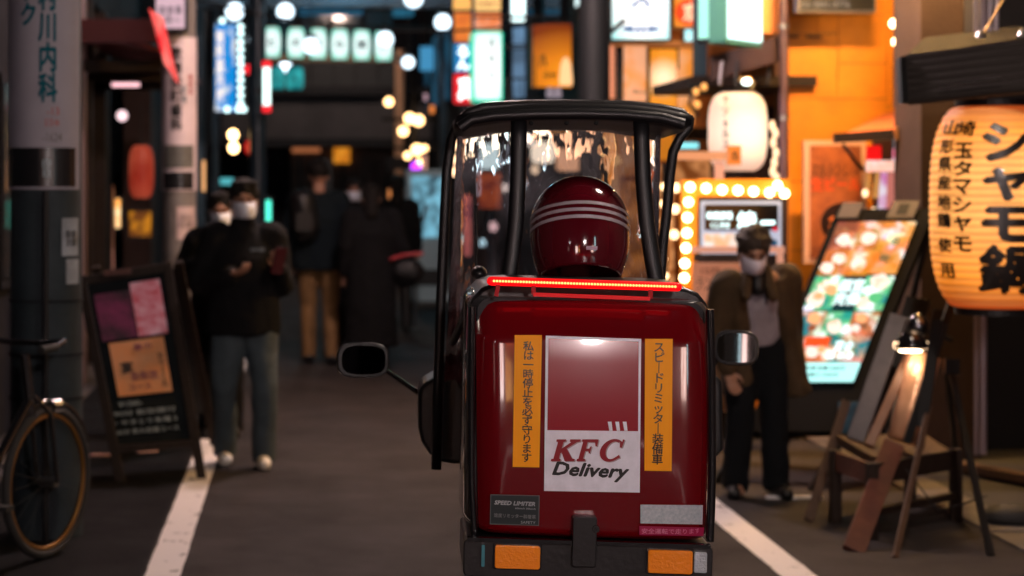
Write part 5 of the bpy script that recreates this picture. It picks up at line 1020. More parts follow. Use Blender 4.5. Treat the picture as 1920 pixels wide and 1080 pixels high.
# box body: rounded shell in front of the door
prf = [(x0 - .028, x1 + .020, z0 - .01, z1 - .012)]
mb = MB(); secs = []
for y, gx, gz in ((.012, -.006, -.004), (.03, .004, 0), (.10, .016, .004), (.30, .02, .006), (.46, .015, .004), (.50, .0, -.004)):
    r = .032; pts = []
    for cx, cz, a0 in ((x1 + gx - r, z1 + gz - r, 0), (x0 - gx - r * 0 + r, z1 + gz - r, 90), (x0 - gx + r, z0 - gz + r, 180), (x1 + gx - r, z0 - gz + r, 270)):
        for k in range(7): a = math.radians(a0 + 15 * k); pts.append((cx + r * math.cos(a), y, cz + r * math.sin(a)))
    secs.append(pts)
n_ = len(secs[0]); mb.add([p for s_ in secs for p in s_], [(j * n_ + i, j * n_ + (i + 1) % n_, (j + 1) * n_ + (i + 1) % n_, (j + 1) * n_ + i) for j in range(len(secs) - 1) for i in range(n_)] + [tuple(range(n_)), tuple(range((len(secs) - 1) * n_, len(secs) * n_))])
mb.xf(Matrix.Translation((0, .05, 0)))
ob('box_shell', mb, mat('box_side', (.045, .047, .05), .14, coat=.8, var=.3, vscale=4), sct, smooth=True)
# edging strip round the door
ob('door_edging', MB().tube([Lc(886, 575, .03), Lc(884, 700, .03), Lc(884, 900, .03), Lc(890, 1010, .03)], .008, 8), M_BLACKG, sct, smooth=True)
ob('door_edging', MB().tube([Lc(1331, 580, .03), Lc(1334, 700, .03), Lc(1335, 900, .03), Lc(1331, 1015, .03)], .010, 8), M_BLACKG, sct, smooth=True)
# lid dome (black) behind the light bar
mb = MB(); A, B_ = Lc(876, 558, .25), Lc(1314, 562, .25); cx = (A.x + B_.x) / 2; hw = (B_.x - A.x) / 2
prof = [(-1, 0), (-.97, .35), (-.9, .75), (-.8, .95), (-.6, 1), (.6, 1), (.8, .95), (.9, .75), (.97, .35), (1, 0)]
pts = [(cx + hw * a, A.z + .06 * b2 - .012) for a, b2 in prof][::-1]
mb.prism(pts, .10, .50); ob('lid_dome', mb, M_ABS, sct, smooth=True, bevel=.01)
# LED light bar
la, lb_ = Lc(921, 527, .0), Lc(1270, 538, .0)
ob('light_bar', MB().cap(la, lb_, .0105, .0105, 12), emit('led_red', (1, .004, .006), 1.15), sct, smooth=2, label='red lit light bar across the top of the box')
ledm = MB().ell((0, 0, 0), .0030, .0022, .0030, 8, 6).mesh('led'); ledm.materials.append(emit('led_amber', (1, .36, .10), 3.0))
NL = 62
lg = bpy.data.objects['light_bar']
for i in range(NL):
    p = (la + (lb_ - la) * ((i + .9) / (NL + .8))); p.y -= .0105; p.z += .001; share('led', ledm, lg, p)
c0, c1 = Lc(1000, 552, .0), Lc(1218, 560, .0)
ob('bar_glow_strip', MB().beam(c0, c1, .008, .02), emit('strip_red', (.9, .004, .008), .42), sct)  # red glow below the light bar, put into the strip's own colour
for a_, b_ in (((1000, 535), (1000, 552)), ((1219, 540), (1219, 559)), ((934, 532), (930, 555))): ob('bar_bracket', MB().beam(Lc(*a_, .004), Lc(*b_, .004), .010, .02), mat('red_lens', (.4, .005, .01), .2, coat=1), sct)
# stickers
def sticker(name, pxs, m, out, th=.0012, lab=None, par=None):
    pts = [dp(x, y, out) for x, y in pxs]; nseg = 8; vs = []
    a, b2, c, d = pxs  # TL TR BR BL
    for j in range(nseg + 1):
        for i in range(5):
            u, v = i / 4, j / nseg; x = (a[0] * (1 - u) + b2[0] * u) * (1 - v) + (d[0] * (1 - u) + c[0] * u) * v; y = (a[1] * (1 - u) + b2[1] * u) * (1 - v) + (d[1] * (1 - u) + c[1] * u) * v
            vs.append(dp(x, y, out))
    mb = MB().add(vs, [(j * 5 + i, j * 5 + i + 1, (j + 1) * 5 + i + 1, (j + 1) * 5 + i) for j in range(nseg) for i in range(4)]); return ob(name, mb, m, par or door, smooth=2, label=lab)
def ptext(body, m, px, py, wpx, hpx, out, par=None, ang=0., **k):
    s_ = 4.53 / F; me = text_mesh(body, m, (wpx * s_ if wpx else None, hpx * s_ if hpx else None), ext=.0006, **k); o0 = dp(px, py, 0)
    for q in me.vertices:
        x, z = q.co.x, q.co.z; ca, sa = math.cos(ang), math.sin(ang); xx, zz_ = x * ca - z * sa, x * sa + z * ca
        X, Z = o0.x + xx, o0.z + zz_; v = (Z - dTL.z) / (dBL.z - dTL.z); u = (X - dTL.x) / (dTR.x - dTL.x)
        q.co = (X, door_y(max(0, min(1, u)), max(0, min(1, v))) - out + q.co.y, Z)
    return ob('lettering', me, m, par or door)
AMB = mat('amber_sticker', (.98, .37, .010), .5, var=.10, vscale=5, spec=.15)
SWH = mat('sticker_white', (.78, .78, .86), .4, var=.16, vscale=30, spec=.3)
SRED = mat('sticker_red', (.26, .004, .014), .25, coat=.5)
sticker('warning_sticker', ((965, 628), (1016, 628), (1011, 876), (961, 875)), AMB, .004)
ptext('私は一時停止を必ず守ります', M_BLKI, 989, 753, 20, 226, .0055, vert=True, bold=.014, line=.9)
sticker('warning_sticker', ((1209, 635), (1261, 635), (1259, 883), (1208, 882)), AMB, .004)
ptext('スピ｜ドリミッタ｜装備車', M_BLKI, 1234, 757, 21, 226, .0055, vert=True, bold=.014, line=.9)
cs = sticker('logo_sticker', ((1023, 629), (1202, 635), (1199, 923), (1020, 920)), SWH, .004)
sticker('red_field', ((1028, 634), (1197, 640), (1196, 808), (1026, 806)), SRED, .0055, par=cs)
for k, x in enumerate((1139, 1153, 1167)): sticker('white_bar', ((x, 790), (x + 7, 790), (x + 9, 807), (x + 3, 807)), SWH, .007, par=cs)
# K F C drawn as slanted slab letters
KR = mat('logo_red', (.24, .004, .012), .3, coat=.3); KS = mat('logo_shadow', (.33, .27, .28), .4)
glyphs = {
 'K': [[(0, 0), (0, .10), (.08, .12), (.08, .88), (0, .90), (0, 1), (.38, 1), (.38, .90), (.30, .88), (.30, .58), (.60, .87), (.54, .90), (.54, 1), (.96, 1), (.96, .90), (.84, .87), (.50, .58), (.82, .13), (.94, .10), (.94, 0), (.56, 0), (.34, .40), (.30, .37), (.30, .12), (.38, .10), (.38, 0)]],
 'F': [[(0, 0), (0, .10), (.07, .12), (.07, .88), (0, .90), (0, 1), (.80, 1), (.82, .68), (.74, .68), (.66, .86), (.30, .87), (.30, .58), (.46, .58), (.50, .68), (.56, .68), (.56, .36), (.50, .36), (.46, .46), (.30, .46), (.30, .12), (.42, .10), (.42, 0)]],
}
cpts = [(.50 + .50 * math.cos(math.radians(a)), .5 + .52 * math.sin(math.radians(a))) for a in range(48, 316, 12)]
cin = [(.54 + .29 * math.cos(math.radians(a)), .5 + .40 * math.sin(math.radians(a))) for a in range(312, 46, -12)]
glyphs['C'] = [cpts + [(.93, .16), (.86, .30)] + cin[1:-1] + [(.74, .88), (.80, .62), (.90, .62), (.92, .98), (.84, 1.0)]]
def draw_glyph(g, X, Yb, wd_, h_, m, out, dx=0, dy=0, sh=.28):
    vs = []
    bm = bmesh.new()
    for loop in glyphs[g]:
        vv_ = [bm.verts.new(dp(X + dx + (u * wd_ + sh * v * h_), Yb + dy - v * h_, out)) for u, v in loop]; bm.faces.new(vv_)
    bm.normal_update(); bmesh.ops.triangulate(bm, faces=bm.faces); me = bpy.data.meshes.new('lettering'); bm.to_mesh(me); bm.free(); me.materials.append(m); return ob('lettering', me, m, cs)
for g, X, wd_ in (('K', 1032, 47), ('F', 1080, 38), ('C', 1119, 44)):
    draw_glyph(g, X, 864, wd_, 41, KS, .0062, 2, 1.6); draw_glyph(g, X, 864, wd_, 41, KR, .0072)
ptext('Delivery', M_BLKI, 1107, 884.5, 143, 34, .0062, par=cs, shear=.28, bold=.035, ang=-.02)
pl = sticker('plate_sticker', ((921, 928), (1010, 930), (1009, 984), (920, 981)), mat('sticker_dark', (.02, .028, .03), .3, coat=.4), .004)
pl2 = sticker('plate_border', ((919.5, 926.5), (1011.5, 928.5), (1010.5, 985.5), (918.5, 982.5)), mat('sticker_edge', (.12, .12, .12), .3), .0032)
GI = mat('silver_ink', (.34, .36, .37), .4)
ptext('SPEED LIMITER', GI, 965, 943, 76, 8, .0055, par=pl, shear=.2, bold=.03); ptext('60km/h 30km/h', GI, 985, 953, 38, 3, .0055, par=pl); ptext('速度リミッター装着車', mat('dim_ink', (.13, .14, .14), .4), 965, 967, 78, 8, .0055, par=pl, bold=.02); ptext('SAFETY', GI, 990, 979, 27, 5, .0055, par=pl)
sticker('reflector_sticker', ((1200, 945), (1317, 946), (1316, 982), (1200, 980)), mat('reflective', (.55, .58, .60), .35, c2=(.34, .40, .44), vscale=140, metal=.2), .009)
pk = sticker('slogan_sticker', ((1198, 985), (1319, 988), (1318, 1004), (1198, 1002)), mat('slogan_pink', (.30, .01, .06), .3), .009)
ptext('安全運転で走ります', mat('pink_ink', (.60, .22, .33), .4), 1258, 995, 112, 10, .0105, par=pk)
# lock and latch
ob('lock_plate', MB().rbox(Lc(1094, 0, -.02).x, Lc(1139, 0, -.02).x, -.035, -.004, Lc(1116, 1062, -.02).z, Lc(1116, 968, -.02).z, .006), M_ABS, sct, bevel=.002)
kb = ob('keyhole', MB().lathe([(.001, -.042), (.008, -.042), (.009, -.035), (.009, -.02)], 20, tuple(Lc(1117, 991, 0) * Vector((1, 0, 1)) if False else (Lc(1117, 991, -.03).x, 0, Lc(1117, 991, -.03).z)), 'y'), mat('lock_dark', (.05, .05, .05), .25, metal=.8), sct)
# bumper with indicators
bz0, bz1 = Lc(1110, 1068, -.01).z, Lc(1110, 1016, -.01).z
ob('bumper', MB().rbox(x0 - .018, x1 + .014, -.012, .30, bz0 - .025, bz1 - .002, .012), M_ABS, sct, bevel=.003)
ob('bumper_lip', MB().beam((x0 - .01, -.018, bz1 + .0), (x1 + .006, -.018, bz1 + .0), .009, .02), M_BLACKG, sct)
IND = mat('amber_lens', (.85, .24, .008), .12, coat=1., bump=.25, bscale=130)
for a, b_ in ((928, 1013), (1215, 1299)):
    xx0, xx1 = Lc(a, 1040, -.03).x, Lc(b_, 1040, -.03).x
    o = ob('indicator', MB().rbox(xx0, xx1, -.034, -.0125, bz0 + .0, bz1 - .010, .006), IND, sct, bevel=.003)
    ob('reflector_bowl', MB().rbox(xx0 - .004, xx1 + .004, -.020, -.0122, bz0 - .004, bz1 - .006, .006), M_BLACKG, o)
ob('reversing_lens', MB().rbox(Lc(1301, 1040, -.03).x, Lc(1326, 1040, -.03).x, -.034, -.0125, bz0 + .004, bz1 - .012, .005), mat('clear_lens', (.35, .38, .42), .08, coat=1, bump=.4, bscale=200, metal=.3), sct, bevel=.002)
ob('clear_edge', MB().rbox(Lc(903, 1040, -.03).x, Lc(909, 1040, -.03).x, -.026, -.0125, bz0 + .002, bz1 - .012, .002), mat('teal_lens', (.05, .20, .24), .1, coat=1), sct)
# chassis, wheels (mostly below the frame)
def scw(x, y, r_, w_):
    o = ob('wheel', MB().lathe([(r_ * .55, -w_ / 2), (r_ * .85, -w_ / 2), (r_, -w_ * .3), (r_, w_ * .3), (r_ * .85, w_ / 2), (r_ * .55, w_ / 2), (r_ * .55, -w_ / 2)], 36, (x, y, r_), 'x'), M_RUBBER, sct, smooth=True)
    ob('rim', MB().lathe([(.001, -w_ * .3), (r_ * .56, -w_ * .3), (r_ * .56, w_ * .3), (.001, w_ * .3)], 24, (x, y, r_), 'x'), M_STEEL, o)
scw(-.24, .32, .22, .11); scw(.24, .32, .22, .11); scw(.03, 1.75, .22, .10)
mcx = (x0 + x1) / 2
ob('rear_carrier', MB().box(mcx - .24, mcx + .24, .04, .60, bz0 - .10, bz0 - .03).box(mcx - .18, mcx + .18, .10, .55, .30, bz0 - .10), M_ABS, sct, bevel=.01)
for sg in (-1, 1): ob('mudguard', MB().torus((sg * .24, .32, .22), .27, .05, 'x', 20, 8, .1, 3.0), M_ABS, sct, smooth=2)
ob('floorboard', MB().box(-.26, .30, .60, 1.5, .24, .30), M_ABS, sct, bevel=.01); ob('seat', MB().rbox(-.15, .19, .58, 1.02, .62, .74, .03), M_RUBBER, sct, bevel=.02); ob('seat_base', MB().rbox(-.18, .22, .56, 1.0, .30, .619, .03), RED, sct, bevel=.02)
ob('steering_column', MB().tube([(.03, 1.75, .22), (.03, 1.52, .75), (.03, 1.46, 1.02)], .03, 12), M_ABS, sct, smooth=True); ob('handlebar', MB().tube([(-.30, 1.30, 1.0), (-.2, 1.38, 1.04), (.03, 1.46, 1.04), (.26, 1.38, 1.04), (.36, 1.30, 1.0)], .014, 10), M_BLACK, sct, smooth=True)
for sg, xx in ((-1, -.30), (1, .36)): ob('grip', MB().tube([(xx, 1.31, 1.0), (xx - .0 + sg * .02, 1.20, .99)], .019, 10), M_RUBBER, sct, smooth=True)
ob('front_fairing', MB().tube([(.03, 1.80, .35), (.03, 1.72, .75), (.03, 1.66, 1.0)], [(.28, .05), (.33, .06), (.29, .06)], 20, ref=(1, 0, 0)), RED, sct, smooth=2)
ob('headlight', MB().lathe([(.001, .02), (.08, .0), (.09, -.04), (.001, -.05)], 20, (.03, 1.80, .80), 'y'), SWH, sct); ob('front_mudguard', MB().torus((.03, 1.75, .22), .27, .06, 'x', 20, 8, .2, 2.4), RED, sct, smooth=2)
# black leg shield bulging out on the left
sh_pts = [(822, 700), (800, 712), (787, 722), (784, 740), (784, 800), (790, 825), (805, 848), (825, 862), (850, 866), (880, 866), (880, 560), (850, 640)]
q3 = [Lc(x, y, 1.25) for x, y in sh_pts]; ob('leg_shield', MB().prism([(p.x, p.z) for p in q3][::-1], 1.20, 1.42), M_ABS, sct, bevel=.012)
q3 = [Lc(x, y, 1.25) for x, y in ((1335, 700), (1350, 710), (1352, 840), (1330, 862), (1300, 866), (1300, 700))]; ob('leg_shield', MB().prism([(p.x, p.z) for p in q3], 1.20, 1.42), M_ABS, sct, bevel=.012)
# mirrors
def mirror(px, py, wpx, hpx, ly, arm, refl, red=False):
    c = Lc(px, py, ly); s_ = (4.53 + ly) / F; rx, rz = wpx / 2 * s_, hpx / 2 * s_
    pts = []
    for k in range(32):
        a = 2 * PI * k / 32; ca, sa = math.cos(a), math.sin(a); pts.append((rx * math.copysign(abs(ca) ** .62, ca), rz * math.copysign(abs(sa) ** .62, sa)))
    m = ob('mirror', MB().prism(pts, -.012, .012).add([(x * .7, .045, z * .65) for x, z in pts] + [(x, .011, z) for x, z in pts], [(i, 32 + i, 32 + (i + 1) % 32, (i + 1) % 32) for i in range(32)] + [tuple(range(32))]), M_ABS, sct, smooth=True, bevel=.003); m.location = c
    g = ob('mirror_glass', MB().prism([(x * .86 + 0, z * .82) for x, z in pts], -.0145, -.0125), mat('mirror_silver', (.42, .42, .44), .02, metal=1), m, smooth=False)
    ob('arm', MB().tube([Lc(*q, ly) - c for q in arm], .0075, 10), M_BLACKG, m, smooth=True); return m
mm = mirror(680, 675, 98, 66, 1.32, ((722, 694), (745, 710), (790, 742)), None); mm.rotation_euler = (math.radians(-6), 0, math.radians(13))
mm = mirror(1381, 652, 80, 66, 1.28, ((1345, 672), (1330, 700), (1320, 735)), None); mm.rotation_euler = (math.radians(-4), 0, math.radians(-14))
# canopy frame
PIPE = mat('canopy_pipe', (.005, .005, .006), .42, spec=.35)
FY = 1.05
lp = [(818, 880), (822, 700), (827, 560), (833, 420), (838, 320), (846, 262), (858, 232), (878, 212), (905, 202), (960, 198), (1060, 196), (1180, 198), (1240, 204), (1278, 212), (1293, 225), (1291, 240), (1275, 258), (1262, 285), (1256, 330), (1250, 400), (1243, 460), (1238, 530), (1236, 640), (1240, 760)]
fy = lambda i: FY + (.0 if i > 6 else .0)
ob('canopy_hoop', MB().tube([Lc(x, y, FY) for x, y in lp], [(.0115, .0150)] * len(lp), 12, ref=(0, 1, 0)), PIPE, sct, smooth=2)
def inner(pts, ly0, ly1):
    n = len(pts); ob('roof_stay', MB().tube([Lc(x, y, ly0 + (ly1 - ly0) * (i / (n - 1))) for i, (x, y) in enumerate(pts)], [(.0215, .013)] * n, 12, ref=(1, 0, 0)), PIPE, sct, smooth=2)
inner(((973, 212), (973, 260), (971, 340), (967, 420), (960, 480), (953, 530), (950, 560)), .62, .56)
inner(((1202, 212), (1203, 260), (1206, 340), (1213, 420), (1222, 480), (1231, 530), (1234, 560)), .62, .56)
# roof shell
rp = []
for ly, hw_, y_ in ((.60, 1.0, 0), (.80, 1.02, -.012), (1.02, 1.0, -.018), (1.18, .92, -.03)):
    row = []
    for k in range(17):
        t = -1 + k / 8; e = abs(t) ** 2.6
        p = Lc(1077 + 216 * hw_ * t, 214 + 22 * e, .62); row.append((p.x, ly, p.z + y_ - (.0 if ly < .7 else .0)))
    rp.append(row)
mb = MB(); mb.add([p for r in rp for p in r], [(j * 17 + i, j * 17 + i + 1, (j + 1) * 17 + i + 1, (j + 1) * 17 + i) for j in range(3) for i in range(16)])
o = ob('roof', mb, PIPE, sct, smooth=2); s_ = o.modifiers.new('solid', 'SOLIDIFY'); s_.thickness = .028; s_.offset = 1
rr = [Lc(x, y, .60) for x, y in ((862, 240), (885, 224), (930, 217), (1000, 214), (1085, 213), (1170, 215), (1240, 221), (1282, 233), (1302, 228))]
ob('roof_rear_edge', MB().tube(rr[:-1], [(.016, .016)] * 8, 12), PIPE, sct, smooth=True)
for px in (996, 1062, 1118): p = Lc(px, 231, .60); ob('roof_bolt', MB().ell(tuple(p), .007, .007, .006, 10, 6), PIPE, sct, smooth=2)
ob('roof_trim', MB().tube([Lc(x, y, 1.0) for x, y in ((872, 233), (930, 228), (1010, 226), (1100, 227), (1200, 229), (1262, 246))], .006, 8), mat('trim_silver', (.35, .4, .42), .25, metal=.6), sct, smooth=True)
# windscreen: clear curved sheet wrapping round to the posts
cm = bpy.data.materials.new('clear_sheet'); cm.use_nodes = True; n = cm.node_tree.nodes; l = cm.node_tree.links
for x in list(n): n.remove(x)
out = n.new('ShaderNodeOutputMaterial'); tr = n.new('ShaderNodeBsdfTransparent'); tr.inputs[0].default_value = (.90, .88, .92, 1); rfr = n.new('ShaderNodeBsdfRefraction'); rfr.inputs['IOR'].default_value = 1.10; rfr.inputs['Roughness'].default_value = .02
gls = n.new('ShaderNodeBsdfGlossy'); gls.inputs['Roughness'].default_value = .06; dif = n.new('ShaderNodeBsdfDiffuse'); dif.inputs[0].default_value = (.75, .7, .78, 1)
tc = n.new('ShaderNodeTexCoord'); mpg = n.new('ShaderNodeMapping'); mpg.inputs['Scale'].default_value = (1, 1, .45)
nz = n.new('ShaderNodeTexNoise'); nz.inputs['Scale'].default_value = 11; nz.inputs['Detail'].default_value = 2.5; bmp = n.new('ShaderNodeBump'); bmp.inputs['Strength'].default_value = 1; bmp.inputs['Distance'].default_value = .026
l.new(tc.outputs['Object'], mpg.inputs[0]); l.new(mpg.outputs[0], nz.inputs['Vector']); l.new(nz.outputs[0], bmp.inputs['Height']); l.new(bmp.outputs[0], rfr.inputs['Normal']); l.new(bmp.outputs[0], gls.inputs['Normal'])
m1 = n.new('ShaderNodeMixShader'); m1.inputs[0].default_value = .72; l.new(tr.outputs[0], m1.inputs[1]); l.new(rfr.outputs[0], m1.inputs[2])
m2 = n.new('ShaderNodeMixShader'); fr_ = n.new('ShaderNodeFresnel'); fr_.inputs[0].default_value = 1.33; mxx = n.new('ShaderNodeMath'); mxx.operation = 'MAXIMUM'; mxx.inputs[1].default_value = .07; l.new(fr_.outputs[0], mxx.inputs[0]); l.new(mxx.outputs[0], m2.inputs[0]); l.new(m1.outputs[0], m2.inputs[1]); l.new(gls.outputs[0], m2.inputs[2])
# drops and scratches
vo = n.new('ShaderNodeTexVoronoi'); vo.inputs['Scale'].default_value = 75; vr = n.new('ShaderNodeValToRGB'); vr.color_ramp.elements[0].position = .06; vr.color_ramp.elements[0].color = (.45, .45, .45, 1); vr.color_ramp.elements[1].position = .16; vr.color_ramp.elements[1].color = (0, 0, 0, 1); l.new(tc.outputs['Object'], vo.inputs['Vector']); l.new(vo.outputs['Distance'], vr.inputs[0])
n2 = n.new('ShaderNodeTexNoise'); n2.inputs['Scale'].default_value = 6; n2.inputs['Detail'].default_value = 5; n2r = n.new('ShaderNodeMapRange'); n2r.inputs[1].default_value = .42; n2r.inputs[2].default_value = .75; n2r.inputs[3].default_value = .03; n2r.inputs[4].default_value = .22; l.new(tc.outputs['Object'], n2.inputs['Vector']); l.new(n2.outputs[0], n2r.inputs[0])
ad = n.new('ShaderNodeMath'); ad.operation = 'ADD'; ml_ = n.new('ShaderNodeMath'); ml_.operation = 'MULTIPLY'; l.new(vr.outputs[0], ml_.inputs[0]); l.new(n2.outputs[0], ml_.inputs[1]); l.new(ml_.outputs[0], ad.inputs[0]); l.new(n2r.outputs[0], ad.inputs[1])
m3 = n.new('ShaderNodeMixShader'); l.new(ad.outputs[0], m3.inputs[0]); l.new(m2.outputs[0], m3.inputs[1]); l.new(dif.outputs[0], m3.inputs[2]); l.new(m3.outputs[0], out.inputs[0])
mb = MB(); vs = []; NU, NV = 40, 26
for j in range(NV + 1):
    v = j / NV; zt = Lc(1050, 230, 1.1).z; zb = Lc(1050, 720, 1.1).z; z = zt + (zb - zt) * v
    for i in range(NU + 1):
        t = -1 + 2 * i / NU; a = t * PI / 2; hw_ = .292 + .012 * v
        x = Lc(1044, 300, 1.08).x - .012 * v + hw_ * math.copysign(abs(math.sin(a)) ** .8, a); y = 1.02 + (.09 + .13 * v) * math.cos(a) ** .8 if abs(t) < .999 else 1.02
        vs.append((x, y, z))
mb.add(vs, [(j * (NU + 1) + i, j * (NU + 1) + i + 1, (j + 1) * (NU + 1) + i + 1, (j + 1) * (NU + 1) + i) for j in range(NV) for i in range(NU)])
ob('windscreen', mb, cm, sct, smooth=2)
ob('wiper', MB().tube([Lc(893, 510, .9), Lc(893, 385, .9)], .004, 8), M_BLACK, sct, smooth=True)
ob('side_pad', MB().ell(tuple(Lc(898, 512, .6)), .022, .05, .02, 12, 8), M_ABS, sct, smooth=2)
ob('lower_side_post', MB().tube([Lc(850, 640, .9), Lc(868, 600, .6), Lc(880, 560, .45)], .012, 8), PIPE, sct, smooth=True)

# ================================================================== PEOPLE
def person(name, label, loc, rz, jt=None, s=1., clothes=None, rot=None, fingers=True, vox=.010, group=None, mask=True, hairm=None, hair='short', skin=True):
    """joints in metres for a 1.72 m figure facing -y; jt overrides"""
    J = dict(pel=(0, 0, .93), ch=(0, -.0, 1.25), ne=(0, .0, 1.46), hd=(0, -.015, 1.60),
             sl=(-.175, 0, 1.39), el=(-.225, .02, 1.12), wl=(-.235, -.05, .88), sr=(.175, 0, 1.39), er=(.225, .02, 1.12), wr=(.235, -.05, .88),
             hl=(-.085, 0, .90), kl=(-.095, -.02, .49), al=(-.10, .03, .085), hr=(.085, 0, .90), kr=(.095, -.02, .49), ar=(.10, .03, .085), tilt=0., turn=0.)
    J.update(jt or {}); V = {k: Vector(v) for k, v in J.items() if not isinstance(v, float)}
    t = thing(name, label, 'person', loc, rz, group, rot); t.scale = (s, s, s)
    body = MB()
    body.tube([V['pel'] + Vector((0, 0, -.09)), V['pel'], V['pel'].lerp(V['ch'], .45), V['ch'], V['ch'].lerp(V['ne'], .6), V['ne']], [(.11, .09), (.155, .105), (.13, .095), (.165, .11), (.14, .085), (.06, .06)], 18, ref=(1, 0, 0))
    body.cap(V['ne'] - Vector((0, 0, .04)), V['hd'] + Vector((0, 0, -.06)), .055, .052, 12)
    HM = Matrix.Translation(V['hd']) @ Euler((J['tilt'], 0, J['turn'])).to_matrix().to_4x4()
    h = MB(); h.ell((0, .01, .03), .074, .092, .092, 20, 14).ell((0, -.018, -.045), .056, .066, .066, 16, 10).cap((0, -.083, .012), (0, -.100, -.022), .010, .015, 8)
    for sg in (-1, 1): h.ell((sg * .077, .008, -.008), .010, .020, .032, 10, 8)
    h.ell((0, -.082, -.058), .022, .012, .010, 10, 6); h.cap((-.035, -.082, .028), (.035, -.082, .028), .010, .010, 8)
    h.xf(HM); body.v += []; o_ = len(body.v); body.v += h.v; body.f += [tuple(i + o_ for i in f) for f in h.f]
    for a, b_, c in (('sl', 'el', 'wl'), ('sr', 'er', 'wr')):
        body.cap(V[a], V[b_], .048, .038, 12); body.cap(V[b_], V[c], .038, .026, 12)
        d = (V[c] - V[b_]).normalized(); side = Vector((1, 0, 0)) if abs(d.x) < .7 else Vector((0, 0, 1)); side = (side - d * side.dot(d)).normalized(); pn_ = d.cross(side)
        if 'palm' in J: pass
        m_ = V[c] + d * .045; body.add(*_caps(V[c], V[c] + d * .085, .024, .034, side))
        if fingers:
            for k in range(4):
                off = side * (-.030 + .020 * k); L_ = (.068, .078, .074, .058)[k]; p0 = V[c] + d * .085 + off * .9; p1 = p0 + d * L_ * .5 + off * .12 + pn_ * .012; p2 = p1 + d * L_ * .35 + pn_ * .03
                body.cap(p0, p1, .0098, .0088, 8); body.cap(p1, p2, .0088, .0072, 8)
            sg = 1 if a == 'sl' else -1
            p0 = V[c] + d * .03 + side * .026 * sg; p1 = p0 + d * .03 + side * .028 * sg + pn_ * .012; p2 = p1 + d * .034 + pn_ * .012; body.cap(p0, p1, .012, .010, 8); body.cap(p1, p2, .010, .008, 8)
    for a, b_, c in (('hl', 'kl', 'al'), ('hr', 'kr', 'ar')):
        body.cap(V[a], V[b_], .078, .052, 14); body.cap(V[b_], V[c], .052, .036, 14); body.cap(V[c], V[c] + Vector((0, -.10, -.045)), .034, .022, 10)
    ob_ = fused('body', body, M_SKIN, t, .0075, 4)
    cl = dict(top=M_BLACK, trousers=M_BLACK, shoes=M_BLACK, length=.0, inner=None, coat=False, hem=.88); cl.update(clothes or {})
    # trousers
    tb = MB()
    tw = cl.get('legw', 1.)
    for a, b_, c in (('hl', 'kl', 'al'), ('hr', 'kr', 'ar')):
        k1 = V[a].lerp(V[b_], .55); k2 = V[b_].lerp(V[c], .5); end = V[c] + (V[c] - V[b_]).normalized() * .0 + Vector((0, 0, -.045))
        tb.tube([V[a] + Vector((0, 0, .06)), V[a], k1, V[b_], k2, end], [(.085, .10), (.105 * tw, .115), (.088 * tw, .092), (.072 * tw, .074), (.068 * tw, .072), (.066 * tw, .074)], 18, ref=(1, 0, 0))
    tb.tube([V['pel'] + Vector((0, 0, -.10)), V['pel'] + Vector((0, 0, -.02)), V['pel'] + Vector((0, 0, .10))], [(.13, .10), (.175, .12), (.155, .11)], 18, ref=(1, 0, 0))
    fused('trousers', tb, cl['trousers'], t, .0125, 5, .009, 9)
    for k in ('al', 'ar'):
        sh_ = MB(); a = V[k]; tx = a.x * 1.15; fx = J.get('toe_' + k, (0, -.17)); f0 = Vector((a.x, a.y + .03, .045 if a.z < .14 else a.z - .045)); f1 = f0 + Vector((fx[0], fx[1], -.008 if a.z < .14 else -.06))
        sh_.cap(f0, f1, .050, .042, 14, .95).cap(a + Vector((0, 0, .02)), f0 + Vector((0, -.05, .01)), .050, .050, 12)
        so = fused('shoe', sh_, cl['shoes'], t, .010, 3)
        for v in so.data.vertices:
            if a.z < .14 and v.co.z < .004: v.co.z = .004
    # upper garment
    up_ = MB(); ch, ne, pe = V['ch'], V['ne'], V['pel']; ws = cl.get('w', 1.)
    hem = cl['hem']
    down = Vector((0, 0, 1)); hemp = pe + Vector((cl.get('hx', 0), cl.get('hy', 0), hem - pe.z))
    if not cl['coat']:
        up_.tube([hemp, pe.lerp(ch, .1) if hem < pe.z else hemp.lerp(ch, .2), pe.lerp(ch, .5), ch, ch.lerp(ne, .55), ne + Vector((0, 0, -.0))],
                 [(.20 * ws * cl.get('flare', 1), .145 * ws), (.195 * ws, .145 * ws), (.185 * ws, .14 * ws), (.205 * ws, .145 * ws), (.165 * ws, .105), (.075, .075)], 24, ref=(1, 0, 0))
    sw = cl.get('sw', 1.)
    for a, b_, c in (('sl', 'el', 'wl'), ('sr', 'er', 'wr')):
        up_.cap(V[a] + Vector((0, 0, -.005)), V[b_], .080 * sw, .066 * sw, 16); up_.cap(V[b_], V[b_].lerp(V[c], .93), .066 * sw, .048 * sw, 16); up_.cap(V[a].lerp(ne, .15), ch.lerp(V[a], .5), .085, .09, 14)
    if cl['coat']:
        # open coat: back and two front halves, so the inner layer shows between them
        for sg in (-1, 1):
            pts = []; rad = []
            top_ = ne.lerp(V['sl' if sg < 0 else 'sr'], .55); mid = ch + Vector((sg * .13, .015, -.05)); low = pe + Vector((sg * .15 + cl.get('hx', 0) * .5, .02, .0)); bot_ = hemp + Vector((sg * .175, .03, 0))
            up_.tube([top_, mid, low, bot_], [(.075, .095), (.085, .135), (.085, .145), (.095 * cl.get('flare', 1), .15)], 16, ref=(1, 0, 0))
        up_.tube([ne + Vector((0, .03, -.02)), ch + Vector((0, .085, 0)), pe + Vector((0, .09, 0)), hemp + Vector((0, .10, 0))], [(.08, .04), (.17, .055), (.17, .055), (.18, .06)], 18, ref=(1, 0, 0))
